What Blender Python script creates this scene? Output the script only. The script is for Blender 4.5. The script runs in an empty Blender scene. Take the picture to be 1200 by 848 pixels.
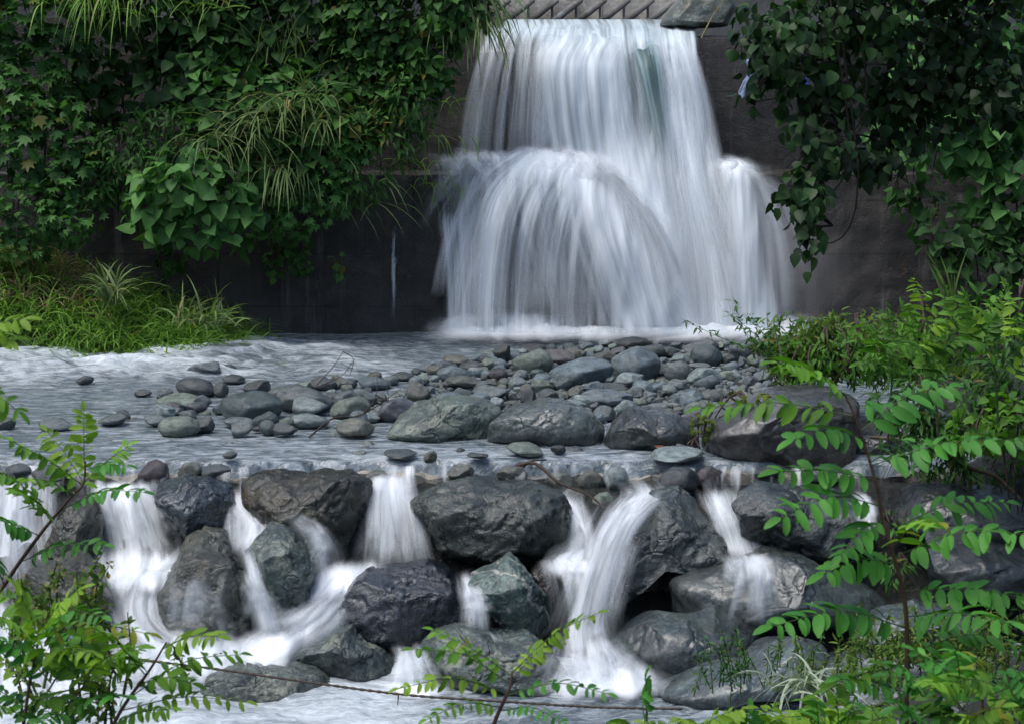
import bpy, math, random
import numpy as np
from mathutils import Vector, Matrix

random.seed(7)
RNG = np.random.default_rng(11)
sc = bpy.context.scene
col = sc.collection
R = math.radians

# ------------------------------------------------------------------ camera, sky, sun, exposure
CAM_H = 3.6
FPX = 70.0 / 36.0 * 1200.0
PITCH = math.atan((424 - 40) / FPX)
cd = bpy.data.cameras.new('camera')
cd.lens = 70.0
cd.sensor_width = 36.0
cd.clip_start = 0.1
cd.clip_end = 2000.0
cd.dof.use_dof = True
cd.dof.focus_distance = 17.0
cd.dof.aperture_fstop = 16.0
cam = bpy.data.objects.new('camera', cd)
col.objects.link(cam)
cam.location = (0, 0, CAM_H)
cam.rotation_euler = (math.pi / 2 - PITCH, 0, 0)
sc.camera = cam

SUN_EL, SUN_AZ = R(66), R(-117)          # azimuth measured from +Y (upstream) towards +X
w = bpy.data.worlds.new('World')
sc.world = w
w.use_nodes = True
nt = w.node_tree
nt.nodes.clear()
sky = nt.nodes.new('ShaderNodeTexSky')
sky.sky_type = 'NISHITA'
sky.sun_disc = False
sky.sun_elevation = SUN_EL
sky.sun_rotation = SUN_AZ
sky.air_density = 1.0
sky.dust_density = 3.0
sky.ozone_density = 1.0
bg = nt.nodes.new('ShaderNodeBackground')
bg.inputs['Strength'].default_value = 0.12
wo = nt.nodes.new('ShaderNodeOutputWorld')
hs = nt.nodes.new('ShaderNodeHueSaturation')       # an overcast sky is paler than a clear one
hs.inputs['Saturation'].default_value = 1.0
nt.links.new(sky.outputs[0], hs.inputs['Color'])
nt.links.new(hs.outputs[0], bg.inputs[0])
nt.links.new(bg.outputs[0], wo.inputs[0])

sd = bpy.data.lights.new('sun', 'SUN')
sd.energy = 1.5
sd.angle = R(35)
sd.color = (1.0, 0.99, 0.97)
sun = bpy.data.objects.new('sun', sd)
col.objects.link(sun)
sdir = Vector((math.sin(SUN_AZ) * math.cos(SUN_EL), math.cos(SUN_AZ) * math.cos(SUN_EL), math.sin(SUN_EL)))
sun.rotation_euler = sdir.to_track_quat('Z', 'Y').to_euler()

vs = sc.view_settings
vs.view_transform = 'Standard'
vs.look = 'None'
vs.exposure = 0.76
vs.gamma = 1.0
vs.use_curve_mapping = False
sc.cycles.transparent_max_bounces = 20
sc.cycles.max_bounces = 6
sc.cycles.diffuse_bounces = 2
sc.cycles.glossy_bounces = 2
sc.cycles.use_denoising = True
sc.cycles.use_adaptive_sampling = True
sc.cycles.adaptive_threshold = .02
sc.cycles.caustics_reflective = False
sc.cycles.caustics_refractive = False

# ------------------------------------------------------------------ view maths (used only to place things)
FWD = np.array([0, math.cos(PITCH), -math.sin(PITCH)])
UPV = np.array([0, math.sin(PITCH), math.cos(PITCH)])
RGT = np.array([1.0, 0, 0])
CAM = np.array([0, 0, CAM_H])


def ray(px, py):
    return FWD + RGT * ((px - 600) / FPX) + UPV * ((424 - py) / FPX)


def at(px, py, Y):
    d = ray(px, py)
    return CAM + d * (Y / d[1])


def on_z(px, py, z):
    d = ray(px, py)
    return CAM + d * ((z - CAM_H) / d[2])


# ------------------------------------------------------------------ numpy noise
def _hash(ix, iy, iz, seed):
    h = (ix.astype(np.int64) * 374761393 + iy.astype(np.int64) * 668265263 + iz.astype(np.int64) * 2147483647 + seed * 974711) & 0xffffffff
    h = ((h ^ (h >> 13)) * 1274126177) & 0xffffffff
    h = (h ^ (h >> 16)) & 0xffffffff
    h = (h * 2246822519) & 0xffffffff
    return ((h >> 8) & 0xffff) / 65535.0


def vnoise(p, seed=0):
    p = np.asarray(p, float)
    i = np.floor(p).astype(np.int64)
    f = p - i
    u = f * f * f * (f * (f * 6 - 15) + 10)
    out = 0
    for dx in (0, 1):
        wx = u[:, 0] if dx else 1 - u[:, 0]
        for dy in (0, 1):
            wy = u[:, 1] if dy else 1 - u[:, 1]
            for dz in (0, 1):
                wz = u[:, 2] if dz else 1 - u[:, 2]
                out = out + wx * wy * wz * _hash(i[:, 0] + dx, i[:, 1] + dy, i[:, 2] + dz, seed)
    return out * 2 - 1


def fbm(p, oct=4, seed=0, gain=.5):
    a, s, o = 1.0, 0.0, 0
    p = np.asarray(p, float)
    for k in range(oct):
        s = s + a * vnoise(p, seed + k * 17)
        o += a
        a *= gain
        p = p * 2.03 + 5.3
    return s / o


def sstep(a, b, x):
    t = np.clip((x - a) / (b - a), 0, 1)
    return t * t * (3 - 2 * t)


# ------------------------------------------------------------------ mesh / object helpers
def mesh_np(name, verts, faces, mat=None, smooth=True, var=None, uv=None, attrs=None):
    """verts (N,3); faces list of index arrays, each (M,k)"""
    me = bpy.data.meshes.new(name)
    verts = np.asarray(verts, np.float32)
    if not isinstance(faces, (list, tuple)):
        faces = [faces]
    faces = [np.asarray(f, np.int32) for f in faces if len(f)]
    me.vertices.add(len(verts))
    me.vertices.foreach_set('co', verts.ravel())
    loops = np.concatenate([f.ravel() for f in faces])
    tot = np.concatenate([np.full(len(f), f.shape[1], np.int32) for f in faces])
    start = np.concatenate([[0], np.cumsum(tot)[:-1]]).astype(np.int32)
    me.loops.add(len(loops))
    me.loops.foreach_set('vertex_index', loops)
    me.polygons.add(len(tot))
    me.polygons.foreach_set('loop_start', start)
    me.polygons.foreach_set('loop_total', tot)
    me.update(calc_edges=True)
    me.validate()
    if smooth:
        me.polygons.foreach_set('use_smooth', np.ones(len(me.polygons), bool))
    if var is not None:
        a = me.attributes.new('var', 'FLOAT', 'POINT')
        a.data.foreach_set('value', np.asarray(var, np.float32))
    for k, v in (attrs or {}).items():
        a = me.attributes.new(k, 'FLOAT', 'POINT')
        a.data.foreach_set('value', np.asarray(v, np.float32))
    if uv is not None:
        l = me.uv_layers.new(name='uv')
        idx = np.zeros(len(me.loops), np.int32)
        me.loops.foreach_get('vertex_index', idx)
        l.data.foreach_set('uv', np.asarray(uv, np.float32)[idx].ravel())
    if mat:
        me.materials.append(mat)
    return me


def link(name, me, parent=None, loc=None):
    o = bpy.data.objects.new(name, me)
    col.objects.link(o)
    if parent is not None:
        o.parent = parent
    if loc is not None:
        o.location = loc
    return o


def tag(o, label=None, cat=None, group=None, kind=None):
    if label:
        o['label'] = label
    if cat:
        o['category'] = cat
    if group:
        o['group'] = group
    if kind:
        o['kind'] = kind
    return o


def thing(name, label, cat, loc, group=None):
    o = link(name, None, loc=tuple(float(v) for v in loc))
    return tag(o, label, cat, group)


def grid_faces(nr, nc):
    i = np.arange(nr * nc).reshape(nr, nc)
    return np.stack([i[:-1, :-1], i[:-1, 1:], i[1:, 1:], i[1:, :-1]], -1).reshape(-1, 4)


_ico = {}


def ico(sub):
    if sub not in _ico:
        import bmesh
        bm = bmesh.new()
        bmesh.ops.create_icosphere(bm, subdivisions=sub, radius=1)
        bm.verts.ensure_lookup_table()
        v = np.array([x.co[:] for x in bm.verts])
        f = np.array([[q.index for q in p.verts] for p in bm.faces])
        bm.free()
        _ico[sub] = (v, f)
    return _ico[sub]


def tube(pts, radii, sides=6):
    """one tapered tube along pts; returns verts, quads"""
    pts = np.asarray(pts, float)
    n = len(pts)
    radii = np.broadcast_to(np.asarray(radii, float), (n,))
    t = np.gradient(pts, axis=0)
    t /= np.linalg.norm(t, axis=1, keepdims=True) + 1e-9
    ref = np.array([0.31, 0.84, 0.44])
    a = np.cross(t, ref)
    a /= np.linalg.norm(a, axis=1, keepdims=True) + 1e-9
    b = np.cross(t, a)
    ang = np.arange(sides) / sides * 2 * np.pi
    v = pts[:, None] + radii[:, None, None] * (a[:, None] * np.cos(ang)[None, :, None] + b[:, None] * np.sin(ang)[None, :, None])
    v = v.reshape(-1, 3)
    i = np.arange(n * sides).reshape(n, sides)
    j = np.roll(i, -1, 1)
    f = np.stack([i[:-1], j[:-1], j[1:], i[1:]], -1).reshape(-1, 4)
    return v, f


class Acc:
    def __init__(s):
        s.v, s.f, s.a, s.n = [], {}, [], 0

    def add(s, v, f, var=0.5):
        f = np.asarray(f)
        s.v.append(v)
        s.f.setdefault(f.shape[1], []).append(f + s.n)
        s.a.append(np.broadcast_to(np.asarray(var, float), (len(v),)))
        s.n += len(v)

    def mesh(s, name, mat, off=(0, 0, 0)):
        v = np.concatenate(s.v) - np.asarray(off)
        return mesh_np(name, v, [np.concatenate(x) for x in s.f.values()], mat, True, np.concatenate(s.a))


def curve_pts(ctrl, n):
    """Catmull-Rom through control points"""
    c = np.asarray(ctrl, float)
    if len(c) == 2:
        t = np.linspace(0, 1, n)[:, None]
        return c[0] * (1 - t) + c[1] * t
    c = np.vstack([2 * c[0] - c[1], c, 2 * c[-1] - c[-2]])
    m = len(c) - 3
    out = []
    for s in np.linspace(0, m - 1e-6, n):
        k = int(s)
        t = s - k
        p0, p1, p2, p3 = c[k:k + 4]
        out.append(.5 * ((2 * p1) + (-p0 + p2) * t + (2 * p0 - 5 * p1 + 4 * p2 - p3) * t * t + (-p0 + 3 * p1 - 3 * p2 + p3) * t ** 3))
    return np.array(out)


# ------------------------------------------------------------------ materials
class NT:
    def __init__(s, name):
        s.m = bpy.data.materials.new(name)
        s.m.use_nodes = True
        s.t = s.m.node_tree
        s.t.nodes.clear()
        s.out = s.n('ShaderNodeOutputMaterial')

    def n(s, typ, **kw):
        x = s.t.nodes.new(typ)
        for k, v in kw.items():
            setattr(x, k, v)
        return x

    def l(s, a, b):
        s.t.links.new(a, b)

    def val(s, sock, v):
        if hasattr(v, 'is_linked') or isinstance(v, bpy.types.NodeSocket):
            s.l(v, sock)
        else:
            sock.default_value = v

    def math(s, op, a, b=None, clamp=False):
        x = s.n('ShaderNodeMath', operation=op, use_clamp=clamp)
        s.val(x.inputs[0], a)
        if b is not None:
            s.val(x.inputs[1], b)
        return x.outputs[0]

    def mapr(s, v, a, b, c=0.0, d=1.0):
        x = s.n('ShaderNodeMapRange', interpolation_type='SMOOTHSTEP')
        s.val(x.inputs[0], v)
        for i, q in enumerate((a, b, c, d)):
            x.inputs[1 + i].default_value = q
        return x.outputs[0]

    def mix(s, fac, a, b, blend='MIX'):
        x = s.n('ShaderNodeMix', data_type='RGBA', blend_type=blend)
        s.val(x.inputs['Factor'], fac)
        for nm, q in ((6, a), (7, b)):
            if isinstance(q, tuple):
                x.inputs[nm].default_value = (*q, 1)[:4]
            else:
                s.l(q, x.inputs[nm])
        return x.outputs[2]

    def noise(s, vec, scale, detail=4, rough=.55, dist=0.0):
        x = s.n('ShaderNodeTexNoise')
        x.inputs['Scale'].default_value = scale
        x.inputs['Detail'].default_value = detail
        x.inputs['Roughness'].default_value = rough
        x.inputs['Distortion'].default_value = dist
        if vec is not None:
            s.l(vec, x.inputs['Vector'])
        return x.outputs[0]

    def voro(s, vec, scale, feature='F1'):
        x = s.n('ShaderNodeTexVoronoi', feature=feature)
        x.inputs['Scale'].default_value = scale
        if vec is not None:
            s.l(vec, x.inputs['Vector'])
        return x.outputs['Distance']

    def mapping(s, vec, scale=(1, 1, 1), rot=(0, 0, 0), loc=(0, 0, 0)):
        x = s.n('ShaderNodeMapping')
        x.inputs['Scale'].default_value = scale
        x.inputs['Rotation'].default_value = rot
        x.inputs['Location'].default_value = loc
        s.l(vec, x.inputs['Vector'])
        return x.outputs[0]

    def bump(s, h, strength, dist=.02, nrm=None):
        x = s.n('ShaderNodeBump')
        x.inputs['Strength'].default_value = strength
        x.inputs['Distance'].default_value = dist
        s.l(h, x.inputs['Height'])
        if nrm is not None:
            s.l(nrm, x.inputs['Normal'])
        return x.outputs[0]

    def pbsdf(s, color, rough=.5, spec=.5, normal=None):
        x = s.n('ShaderNodeBsdfPrincipled')
        s.val(x.inputs['Base Color'], (*color, 1) if isinstance(color, tuple) else color)
        s.val(x.inputs['Roughness'], rough)
        x.inputs['Specular IOR Level'].default_value = spec
        if normal is not None:
            s.l(normal, x.inputs['Normal'])
        return x.outputs[0]

    def done(s, sh):
        s.l(sh, s.out.inputs['Surface'])
        return s.m


def rock_material(name, fine=1.0, wet=.3, lichen=.0, vein=.0, rustiness=0.0, bumps=1.0, lichen_col=(.20, .24, .19), tint=(.37, .46, .485), coat=.4, algae=.4):
    """stone whose own colour is the object's colour"""
    m = NT(name)
    tc = m.n('ShaderNodeTexCoord')
    oi = m.n('ShaderNodeObjectInfo')
    off = m.n('ShaderNodeVectorMath', operation='MULTIPLY_ADD')
    m.l(oi.outputs['Random'], off.inputs[0])
    off.inputs[1].default_value = (37, 19, 53)
    m.l(tc.outputs['Object'], off.inputs[2])
    v = off.outputs[0]
    n1 = m.noise(v, 2.2 * fine, 6, .62)
    n2 = m.noise(v, 11 * fine, 6, .7)
    n3 = m.noise(v, 45 * fine, 3, .6)
    base = m.mix(m.mapr(n1, .3, .7), (.55, .55, .55), (1.5, 1.5, 1.45))
    c = m.mix(1.0, m.mix(1.0, oi.outputs['Color'], tint, 'MULTIPLY'), base, 'MULTIPLY')
    c = m.mix(m.mapr(n2, .42, .68, 0, .7), c, m.mix(1.0, c, (1.9, 1.9, 1.8), 'MULTIPLY'))
    c = m.mix(m.mapr(n2, .45, .25, 0, .7), c, m.mix(1.0, c, (.35, .35, .35), 'MULTIPLY'))
    c = m.mix(m.mapr(n3, .52, .68, 0, .75), c, m.mix(1.0, c, (2.1, 2.2, 2.1), 'MULTIPLY'))
    c = m.mix(m.mapr(n3, .46, .34, 0, .6), c, m.mix(1.0, c, (.4, .4, .4), 'MULTIPLY'))
    if rustiness:
        nr = m.noise(v, 3.1 * fine, 5, .7, .6)
        c = m.mix(m.mapr(nr, .48, .7, 0, rustiness), c, (.062, .05, .026))
    if lichen:
        nl = m.noise(v, 5.0 * fine, 8, .72, .4)
        c = m.mix(m.mapr(nl, .5, .62, 0, lichen), c, lichen_col)
    if vein:
        wv = m.n('ShaderNodeTexWave', wave_type='BANDS', bands_direction='DIAGONAL')
        m.l(v, wv.inputs['Vector'])
        wv.inputs['Scale'].default_value = 1.6 * fine
        wv.inputs['Distortion'].default_value = 9
        wv.inputs['Detail'].default_value = 4
        wv.inputs['Detail Scale'].default_value = 1.4
        c = m.mix(m.mapr(wv.outputs['Fac'], .86, 1.0, 0, vein), c, (.34, .35, .31))
    warp = m.n('ShaderNodeVectorMath', operation='MULTIPLY_ADD')
    wn = m.n('ShaderNodeTexNoise')
    wn.inputs['Scale'].default_value = 2.5 * fine
    wn.inputs['Detail'].default_value = 4
    m.l(v, wn.inputs['Vector'])
    m.l(wn.outputs['Color'], warp.inputs[0])
    warp.inputs[1].default_value = (.5, .5, .5)
    m.l(v, warp.inputs[2])
    ck = m.voro(warp.outputs[0], 1.7 * fine, 'DISTANCE_TO_EDGE')
    crack = m.mapr(ck, .0, .022, 1, 0)
    gate = m.math('MULTIPLY', crack, m.mapr(m.noise(v, 1.9 * fine, 3), .46, .6))
    c = m.mix(m.math('MULTIPLY', gate, .8), c, (.008, .009, .009))
    alg = m.noise(v, 1.4 * fine, 6, .7, .3)
    c = m.mix(m.mapr(alg, .54, .68, 0, algae), c, (.035, .05, .02))
    mineral = m.noise(m.mapping(v, (1, 1, 2.2), (.4, .7, 0)), 2.6 * fine, 7, .7, .8)
    c = m.mix(m.mapr(mineral, .6, .74, 0, .35), c, (.19, .20, .18))
    vo = m.voro(v, 5.5 * fine)
    h = m.math('ADD', m.math('MULTIPLY', n2, .9), m.math('MULTIPLY', n3, .28))
    h = m.math('ADD', h, m.math('MULTIPLY', n1, .5))
    h = m.math('ADD', h, m.math('MULTIPLY', vo, .10))
    h = m.math('SUBTRACT', h, m.math('MULTIPLY', gate, .5))
    nb = m.bump(h, .55 * bumps, .07 / fine)
    r = m.mapr(m.noise(v, 6 * fine, 4), .35, .65, max(.08, wet - .12), wet + .14)
    sh = m.pbsdf(c, r, .5, nb)
    if coat:
        sh.node.inputs['Coat Weight'].default_value = coat
        sh.node.inputs['Coat Roughness'].default_value = .2
        m.l(m.bump(h, .3 * bumps, .05 / fine), sh.node.inputs['Coat Normal'])
    return m.done(sh)


ROCK_WET = rock_material('wet_rock', 1.0, .27, .18, 0, .0)
ROCK_BROWN = rock_material('brown_mossy_rock', 1.0, .42, .35, 0, .75, 1.1, (.055, .06, .03))
ROCK_BLACK = rock_material('black_wet_rock', 1.3, .2, .0, 0, 0, 1.0, tint=(.42, .52, .60), coat=.5)
ROCK_LICHEN = rock_material('lichen_rock', 1.1, .5, .6, .0, .0, 1.1, (.22, .25, .19))
ROCK_VEIN = rock_material('veined_rock', 1.0, .42, .3, .75, .0, 1.0, (.2, .26, .21))
ROCK_SMOOTH = rock_material('smooth_rock', .8, .38, .1, 0, .15, .45)
STONE = rock_material('river_stone', 1.3, .42, .12, .0, .0, .8, tint=(.74, .83, .87), coat=.35)
STONE_LICHEN = rock_material('speckled_stone', 1.3, .5, .4, .0, .0, .9, (.17, .21, .16), tint=(.80, .88, .87), coat=.3)


def leaf_material(name, dark, light, yellow=None, trans=.3, rough=.45):
    m = NT(name)
    at_ = m.n('ShaderNodeAttribute', attribute_name='var')
    oi = m.n('ShaderNodeObjectInfo')
    c = m.mix(at_.outputs['Fac'], dark, light)
    if yellow:
        c = m.mix(m.mapr(at_.outputs['Fac'], .93, .97), c, yellow)
    tc = m.n('ShaderNodeTexCoord')
    nz = m.noise(tc.outputs['Object'], 6, 3)
    c = m.mix(m.mapr(nz, .3, .7), m.mix(1.0, c, (.75, .75, .75), 'MULTIPLY'), m.mix(1.0, c, (1.2, 1.2, 1.1), 'MULTIPLY'))
    p = m.pbsdf(c, rough + .1, .22)
    tr = m.n('ShaderNodeBsdfTranslucent')
    m.l(m.mix(1.0, c, (1.3, 1.5, .6), 'MULTIPLY'), tr.inputs['Color'])
    mx = m.n('ShaderNodeMixShader')
    mx.inputs[0].default_value = trans
    m.l(p, mx.inputs[1])
    m.l(tr.outputs[0], mx.inputs[2])
    return m.done(mx.outputs[0])


LEAF_DARK = leaf_material('dark_vine_leaf', (.015, .042, .014), (.052, .13, .035))
LEAF_MID = leaf_material('vine_leaf', (.026, .078, .022), (.088, .22, .05), (.11, .13, .03))
LEAF_LIGHT = leaf_material('light_vine_leaf', (.04, .115, .035), (.115, .27, .07))
LEAF_FERN = leaf_material('ferny_leaf', (.024, .072, .018), (.075, .19, .04), (.13, .12, .03))
LEAF_TREE = leaf_material('tree_leaf', (.009, .027, .009), (.03, .078, .02), None, .18, .4)
LEAF_ROBINIA = leaf_material('locust_leaflet', (.075, .20, .02), (.19, .38, .04), (.24, .27, .03), .35, .4)
LEAF_ROBINIA_BLUE = leaf_material('locust_leaflet_deep', (.03, .14, .024), (.08, .265, .04), None, .3, .4)
LEAF_YOUNG = leaf_material('young_leaflet', (.13, .25, .025), (.26, .42, .05), None, .4, .45)
LEAF_HERB = leaf_material('herb_leaf', (.055, .125, .02), (.15, .24, .045), (.24, .2, .06), .35)
LEAF_FRESH = leaf_material('fresh_leaf', (.035, .12, .012), (.11, .25, .028), None, .35)
GRASS = leaf_material('grass_blade', (.085, .19, .03), (.25, .41, .09), (.2, .17, .06), .35)
GRASS_PALE = leaf_material('pale_grass_blade', (.07, .13, .045), (.19, .26, .11), (.28, .25, .12), .3)
GRASS_DRY = leaf_material('dry_grass', (.17, .14, .07), (.40, .33, .19), None, .2, .7)
GRASS_WHITE = leaf_material('silvery_grass_blade', (.22, .28, .2), (.45, .52, .42), None, .25)
MOSS = leaf_material('moss_leaf', (.05, .08, .012), (.13, .17, .025), (.1, .05, .02), .2, .7)
FLOWER = leaf_material('yellow_flower', (.22, .17, .03), (.4, .3, .06), None, .2)


def simple(name, c, rough=.7, var=.5, scale=8, bump=.3, spec=.3):
    m = NT(name)
    tc = m.n('ShaderNodeTexCoord')
    n = m.noise(tc.outputs['Object'], scale, 6, .65)
    cc = m.mix(m.mapr(n, .3, .7), tuple(x * (1 - var) for x in c), tuple(min(1, x * (1 + var)) for x in c))
    return m.done(m.pbsdf(cc, rough, spec, m.bump(n, bump, .02)))


BARK = simple('reddish_stem', (.085, .045, .03), .6, .4, 20)
STEM_GREEN = simple('green_stem', (.05, .08, .025), .6, .4, 20)
BARK_TREE = simple('tree_bark', (.022, .018, .015), .9, .5, 10, .8)
TWIG = simple('dry_twig', (.05, .035, .028), .8, .4, 20)
WIRE = simple('rusty_wire', (.06, .045, .035), .6, .4, 30)
PLASTIC_BLUE = simple('blue_plastic', (.03, .09, .42), .4, .3, 9, .3)
RAG = simple('pale_cloth', (.22, .27, .40), .8, .3, 14, .4)
DEAD_LEAF = simple('dead_leaf', (.16, .07, .045), .6, .4, 14)


def concrete(name, c=(.075, .07, .065), wet=.0):
    m = NT(name)
    tc = m.n('ShaderNodeTexCoord')
    v = tc.outputs['Object']
    n1 = m.noise(v, .8, 7, .65)
    n2 = m.noise(v, 9, 7, .7)
    n3 = m.noise(v, 60, 3, .6)
    streak = m.noise(m.mapping(v, (3.2, 3.2, .28)), 1.0, 6, .65)
    cc = m.mix(m.mapr(n1, .3, .7), tuple(x * .5 for x in c), tuple(x * 1.45 for x in c))
    cc = m.mix(m.mapr(streak, .5, .72, 0, .75), cc, tuple(x * .32 for x in c))
    cc = m.mix(m.mapr(n2, .5, .75, 0, .5), cc, tuple(x * 1.9 for x in c))
    moss = m.noise(v, 2.3, 8, .75)
    cc = m.mix(m.mapr(moss, .56, .7, 0, .55), cc, (.035, .04, .018))
    rust = m.noise(m.mapping(v, (5, 5, .9)), 1.0, 6, .7)
    cc = m.mix(m.mapr(rust, .6, .72, 0, .6), cc, (.10, .05, .022))
    cc = m.mix(m.mapr(n3, .55, .7, 0, .5), cc, tuple(x * 1.7 for x in c))
    lime = m.noise(m.mapping(v, (4.5, 4.5, .22), (0, 0, 0), (3, 1, 7)), 1.0, 7, .68)
    cc = m.mix(m.mapr(lime, .54, .68, 0, .75), cc, tuple(min(.4, x * 3.2) for x in c))
    sep = m.n('ShaderNodeSeparateXYZ')
    m.l(v, sep.inputs[0])
    jz = m.math('ABSOLUTE', m.math('SUBTRACT', m.math('FRACT', m.math('MULTIPLY', sep.outputs['Z'], 1.55)), .5))
    jx = m.math('ABSOLUTE', m.math('SUBTRACT', m.math('FRACT', m.math('MULTIPLY', sep.outputs['X'], .42)), .5))
    jn = m.math('MINIMUM', m.math('DIVIDE', jz, 1.55), m.math('DIVIDE', jx, .42))
    joint = m.math('MULTIPLY', m.mapr(jn, .004, .014, 1, 0), m.mapr(n1, .35, .6))
    cc = m.mix(m.math('MULTIPLY', joint, .6), cc, (.012, .012, .011))
    h = m.math('ADD', m.math('MULTIPLY', n2, 1.0), m.math('MULTIPLY', n3, .5))
    r = m.mapr(n1, .35, .65, .45 - wet, .85 - wet)
    return m.done(m.pbsdf(cc, r, .4, m.bump(h, .9, .03)))


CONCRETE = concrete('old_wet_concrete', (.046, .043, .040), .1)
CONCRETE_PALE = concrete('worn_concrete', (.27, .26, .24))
CONCRETE_RIB = concrete('mossy_concrete_rib', (.15, .14, .13))


def fall_material(name, uf, vf, lo=.95, span=.55, white=(.84, .88, .91), grey=(.60, .67, .72), fine=3.3, soft=.8):
    m = NT(name)
    uvn = m.n('ShaderNodeUVMap')
    d = m.n('ShaderNodeAttribute', attribute_name='dens')
    teal = m.n('ShaderNodeAttribute', attribute_name='teal')
    oi = m.n('ShaderNodeObjectInfo')
    offs = m.n('ShaderNodeVectorMath', operation='MULTIPLY_ADD')
    m.l(oi.outputs['Random'], offs.inputs[0])
    offs.inputs[1].default_value = (31, 47, 0)
    m.l(uvn.outputs[0], offs.inputs[2])
    uv = offs.outputs[0]
    a = m.noise(m.mapping(uv, (uf, vf, 1)), 1.0, 4, .55, .25)
    b = m.noise(m.mapping(uv, (uf * fine, vf * 1.4, 1)), 1.0, 3, .6, .15)
    broad = m.noise(m.mapping(uv, (uf * .3, vf * 1.2, 1)), 1.0, 3, .5)
    n = m.math('ADD', m.math('MULTIPLY', m.mapr(a, .32, .68), .5), m.math('MULTIPLY', m.mapr(b, .34, .66), .42))
    n = m.math('ADD', n, m.math('MULTIPLY', m.mapr(broad, .3, .7), .18))
    al = m.math('ADD', m.math('MULTIPLY', n, soft), m.math('MULTIPLY', d.outputs['Fac'], 1.3))
    al = m.math('DIVIDE', m.math('SUBTRACT', al, lo), span, True)
    al = m.mapr(al, 0, 1)
    fa = m.n('ShaderNodeAttribute', attribute_name='fade')
    al = m.math('MULTIPLY', al, fa.outputs['Fac'])
    c = m.mix(m.mapr(n, .25, .8), grey, white)
    c = m.mix(teal.outputs['Fac'], c, m.mix(m.mapr(n, .3, .8), (.05, .11, .11), (.30, .42, .44)))
    df = m.pbsdf(c, .45, .3, m.bump(n, .25, .03))
    tr = m.n('ShaderNodeBsdfTranslucent')
    m.l(c, tr.inputs['Color'])
    mx = m.n('ShaderNodeMixShader')
    mx.inputs[0].default_value = .12
    m.l(df, mx.inputs[1])
    m.l(tr.outputs[0], mx.inputs[2])
    tp = m.n('ShaderNodeBsdfTransparent')
    fx = m.n('ShaderNodeMixShader')
    m.l(al, fx.inputs[0])
    m.l(tp.outputs[0], fx.inputs[1])
    m.l(mx.outputs[0], fx.inputs[2])
    return m.done(fx.outputs[0])


FALL = fall_material('falling_water', 6.0, .2, .82, .85, (.85, .91, .95), (.72, .81, .87), 3.0, .62)
FALL_SOFT = fall_material('soft_falling_water', 4.5, .24, .75, .95, (.86, .92, .96), (.78, .86, .91), 2.8, .5)
CASC = fall_material('cascading_water', 6.5, .8, .85, .95, (.86, .9, .93), (.74, .80, .84), 2.0, .6)
def strand_material(name, white, grey):
    m = NT(name)
    uvn = m.n('ShaderNodeUVMap')
    fa = m.n('ShaderNodeAttribute', attribute_name='fade')
    tl = m.n('ShaderNodeAttribute', attribute_name='teal')
    b = m.noise(m.mapping(uvn.outputs[0], (38, 1.6, 1)), 1.0, 3, .55, .2)
    n = m.mapr(b, .3, .7)
    al = m.math('MULTIPLY', fa.outputs['Fac'], m.math('ADD', m.math('MULTIPLY', n, .8), .45), True)
    c = m.mix(n, grey, white)
    c = m.mix(tl.outputs['Fac'], c, (.26, .40, .42))
    df = m.pbsdf(c, .5, .25)
    tr = m.n('ShaderNodeBsdfTranslucent')
    m.l(c, tr.inputs['Color'])
    mx = m.n('ShaderNodeMixShader')
    mx.inputs[0].default_value = .12
    m.l(df, mx.inputs[1])
    m.l(tr.outputs[0], mx.inputs[2])
    tp = m.n('ShaderNodeBsdfTransparent')
    fx = m.n('ShaderNodeMixShader')
    m.l(al, fx.inputs[0])
    m.l(tp.outputs[0], fx.inputs[1])
    m.l(mx.outputs[0], fx.inputs[2])
    return m.done(fx.outputs[0])


STRAND = strand_material('water_strands', (.86, .92, .96), (.80, .87, .92))
FOAM = fall_material('white_foam_water', 2.2, 1.3, .8, .9, (.87, .91, .94), (.70, .77, .82), 2.6, .8)


def river_material(name, foam_gain=0.0):
    m = NT(name)
    tc = m.n('ShaderNodeTexCoord')
    v = tc.outputs['Object']
    fo = m.n('ShaderNodeAttribute', attribute_name='foam')
    a = m.noise(m.mapping(v, (1.3, 3.2, 1), (0, 0, R(12))), 1.0, 6, .62, .5)
    b = m.noise(m.mapping(v, (5, 14, 1), (0, 0, R(-8))), 1.0, 5, .65, .4)
    cf = m.noise(m.mapping(v, (14, 40, 1)), 1.0, 3, .6, .2)
    fn = m.math('ADD', m.math('MULTIPLY', m.mapr(a, .3, .7), .55), m.math('MULTIPLY', m.mapr(b, .3, .7), .4))
    fm = m.math('ADD', m.math('MULTIPLY', fn, .7), m.math('MULTIPLY', fo.outputs['Fac'], 1.2))
    fm = m.math('DIVIDE', m.math('SUBTRACT', fm, .55), 1.05, True)
    deep = m.mix(m.mapr(b, .35, .65), (.065, .092, .105), (.21, .25, .28))
    deep = m.mix(m.mapr(cf, .56, .68, 0, .7), deep, (.022, .03, .034))
    c = m.mix(fm, deep, m.mix(m.mapr(cf, .3, .7), (.50, .58, .63), (.80, .86, .90)))
    h = m.math('ADD', m.math('MULTIPLY', b, 1.0), m.math('MULTIPLY', cf, .35))
    h = m.math('ADD', h, m.math('MULTIPLY', a, 1.3))
    r = m.mapr(fm, 0, 1, .16, .6)
    return m.done(m.pbsdf(c, r, .5, m.bump(h, .7, .06)))


RIVER = river_material('river_water')


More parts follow.
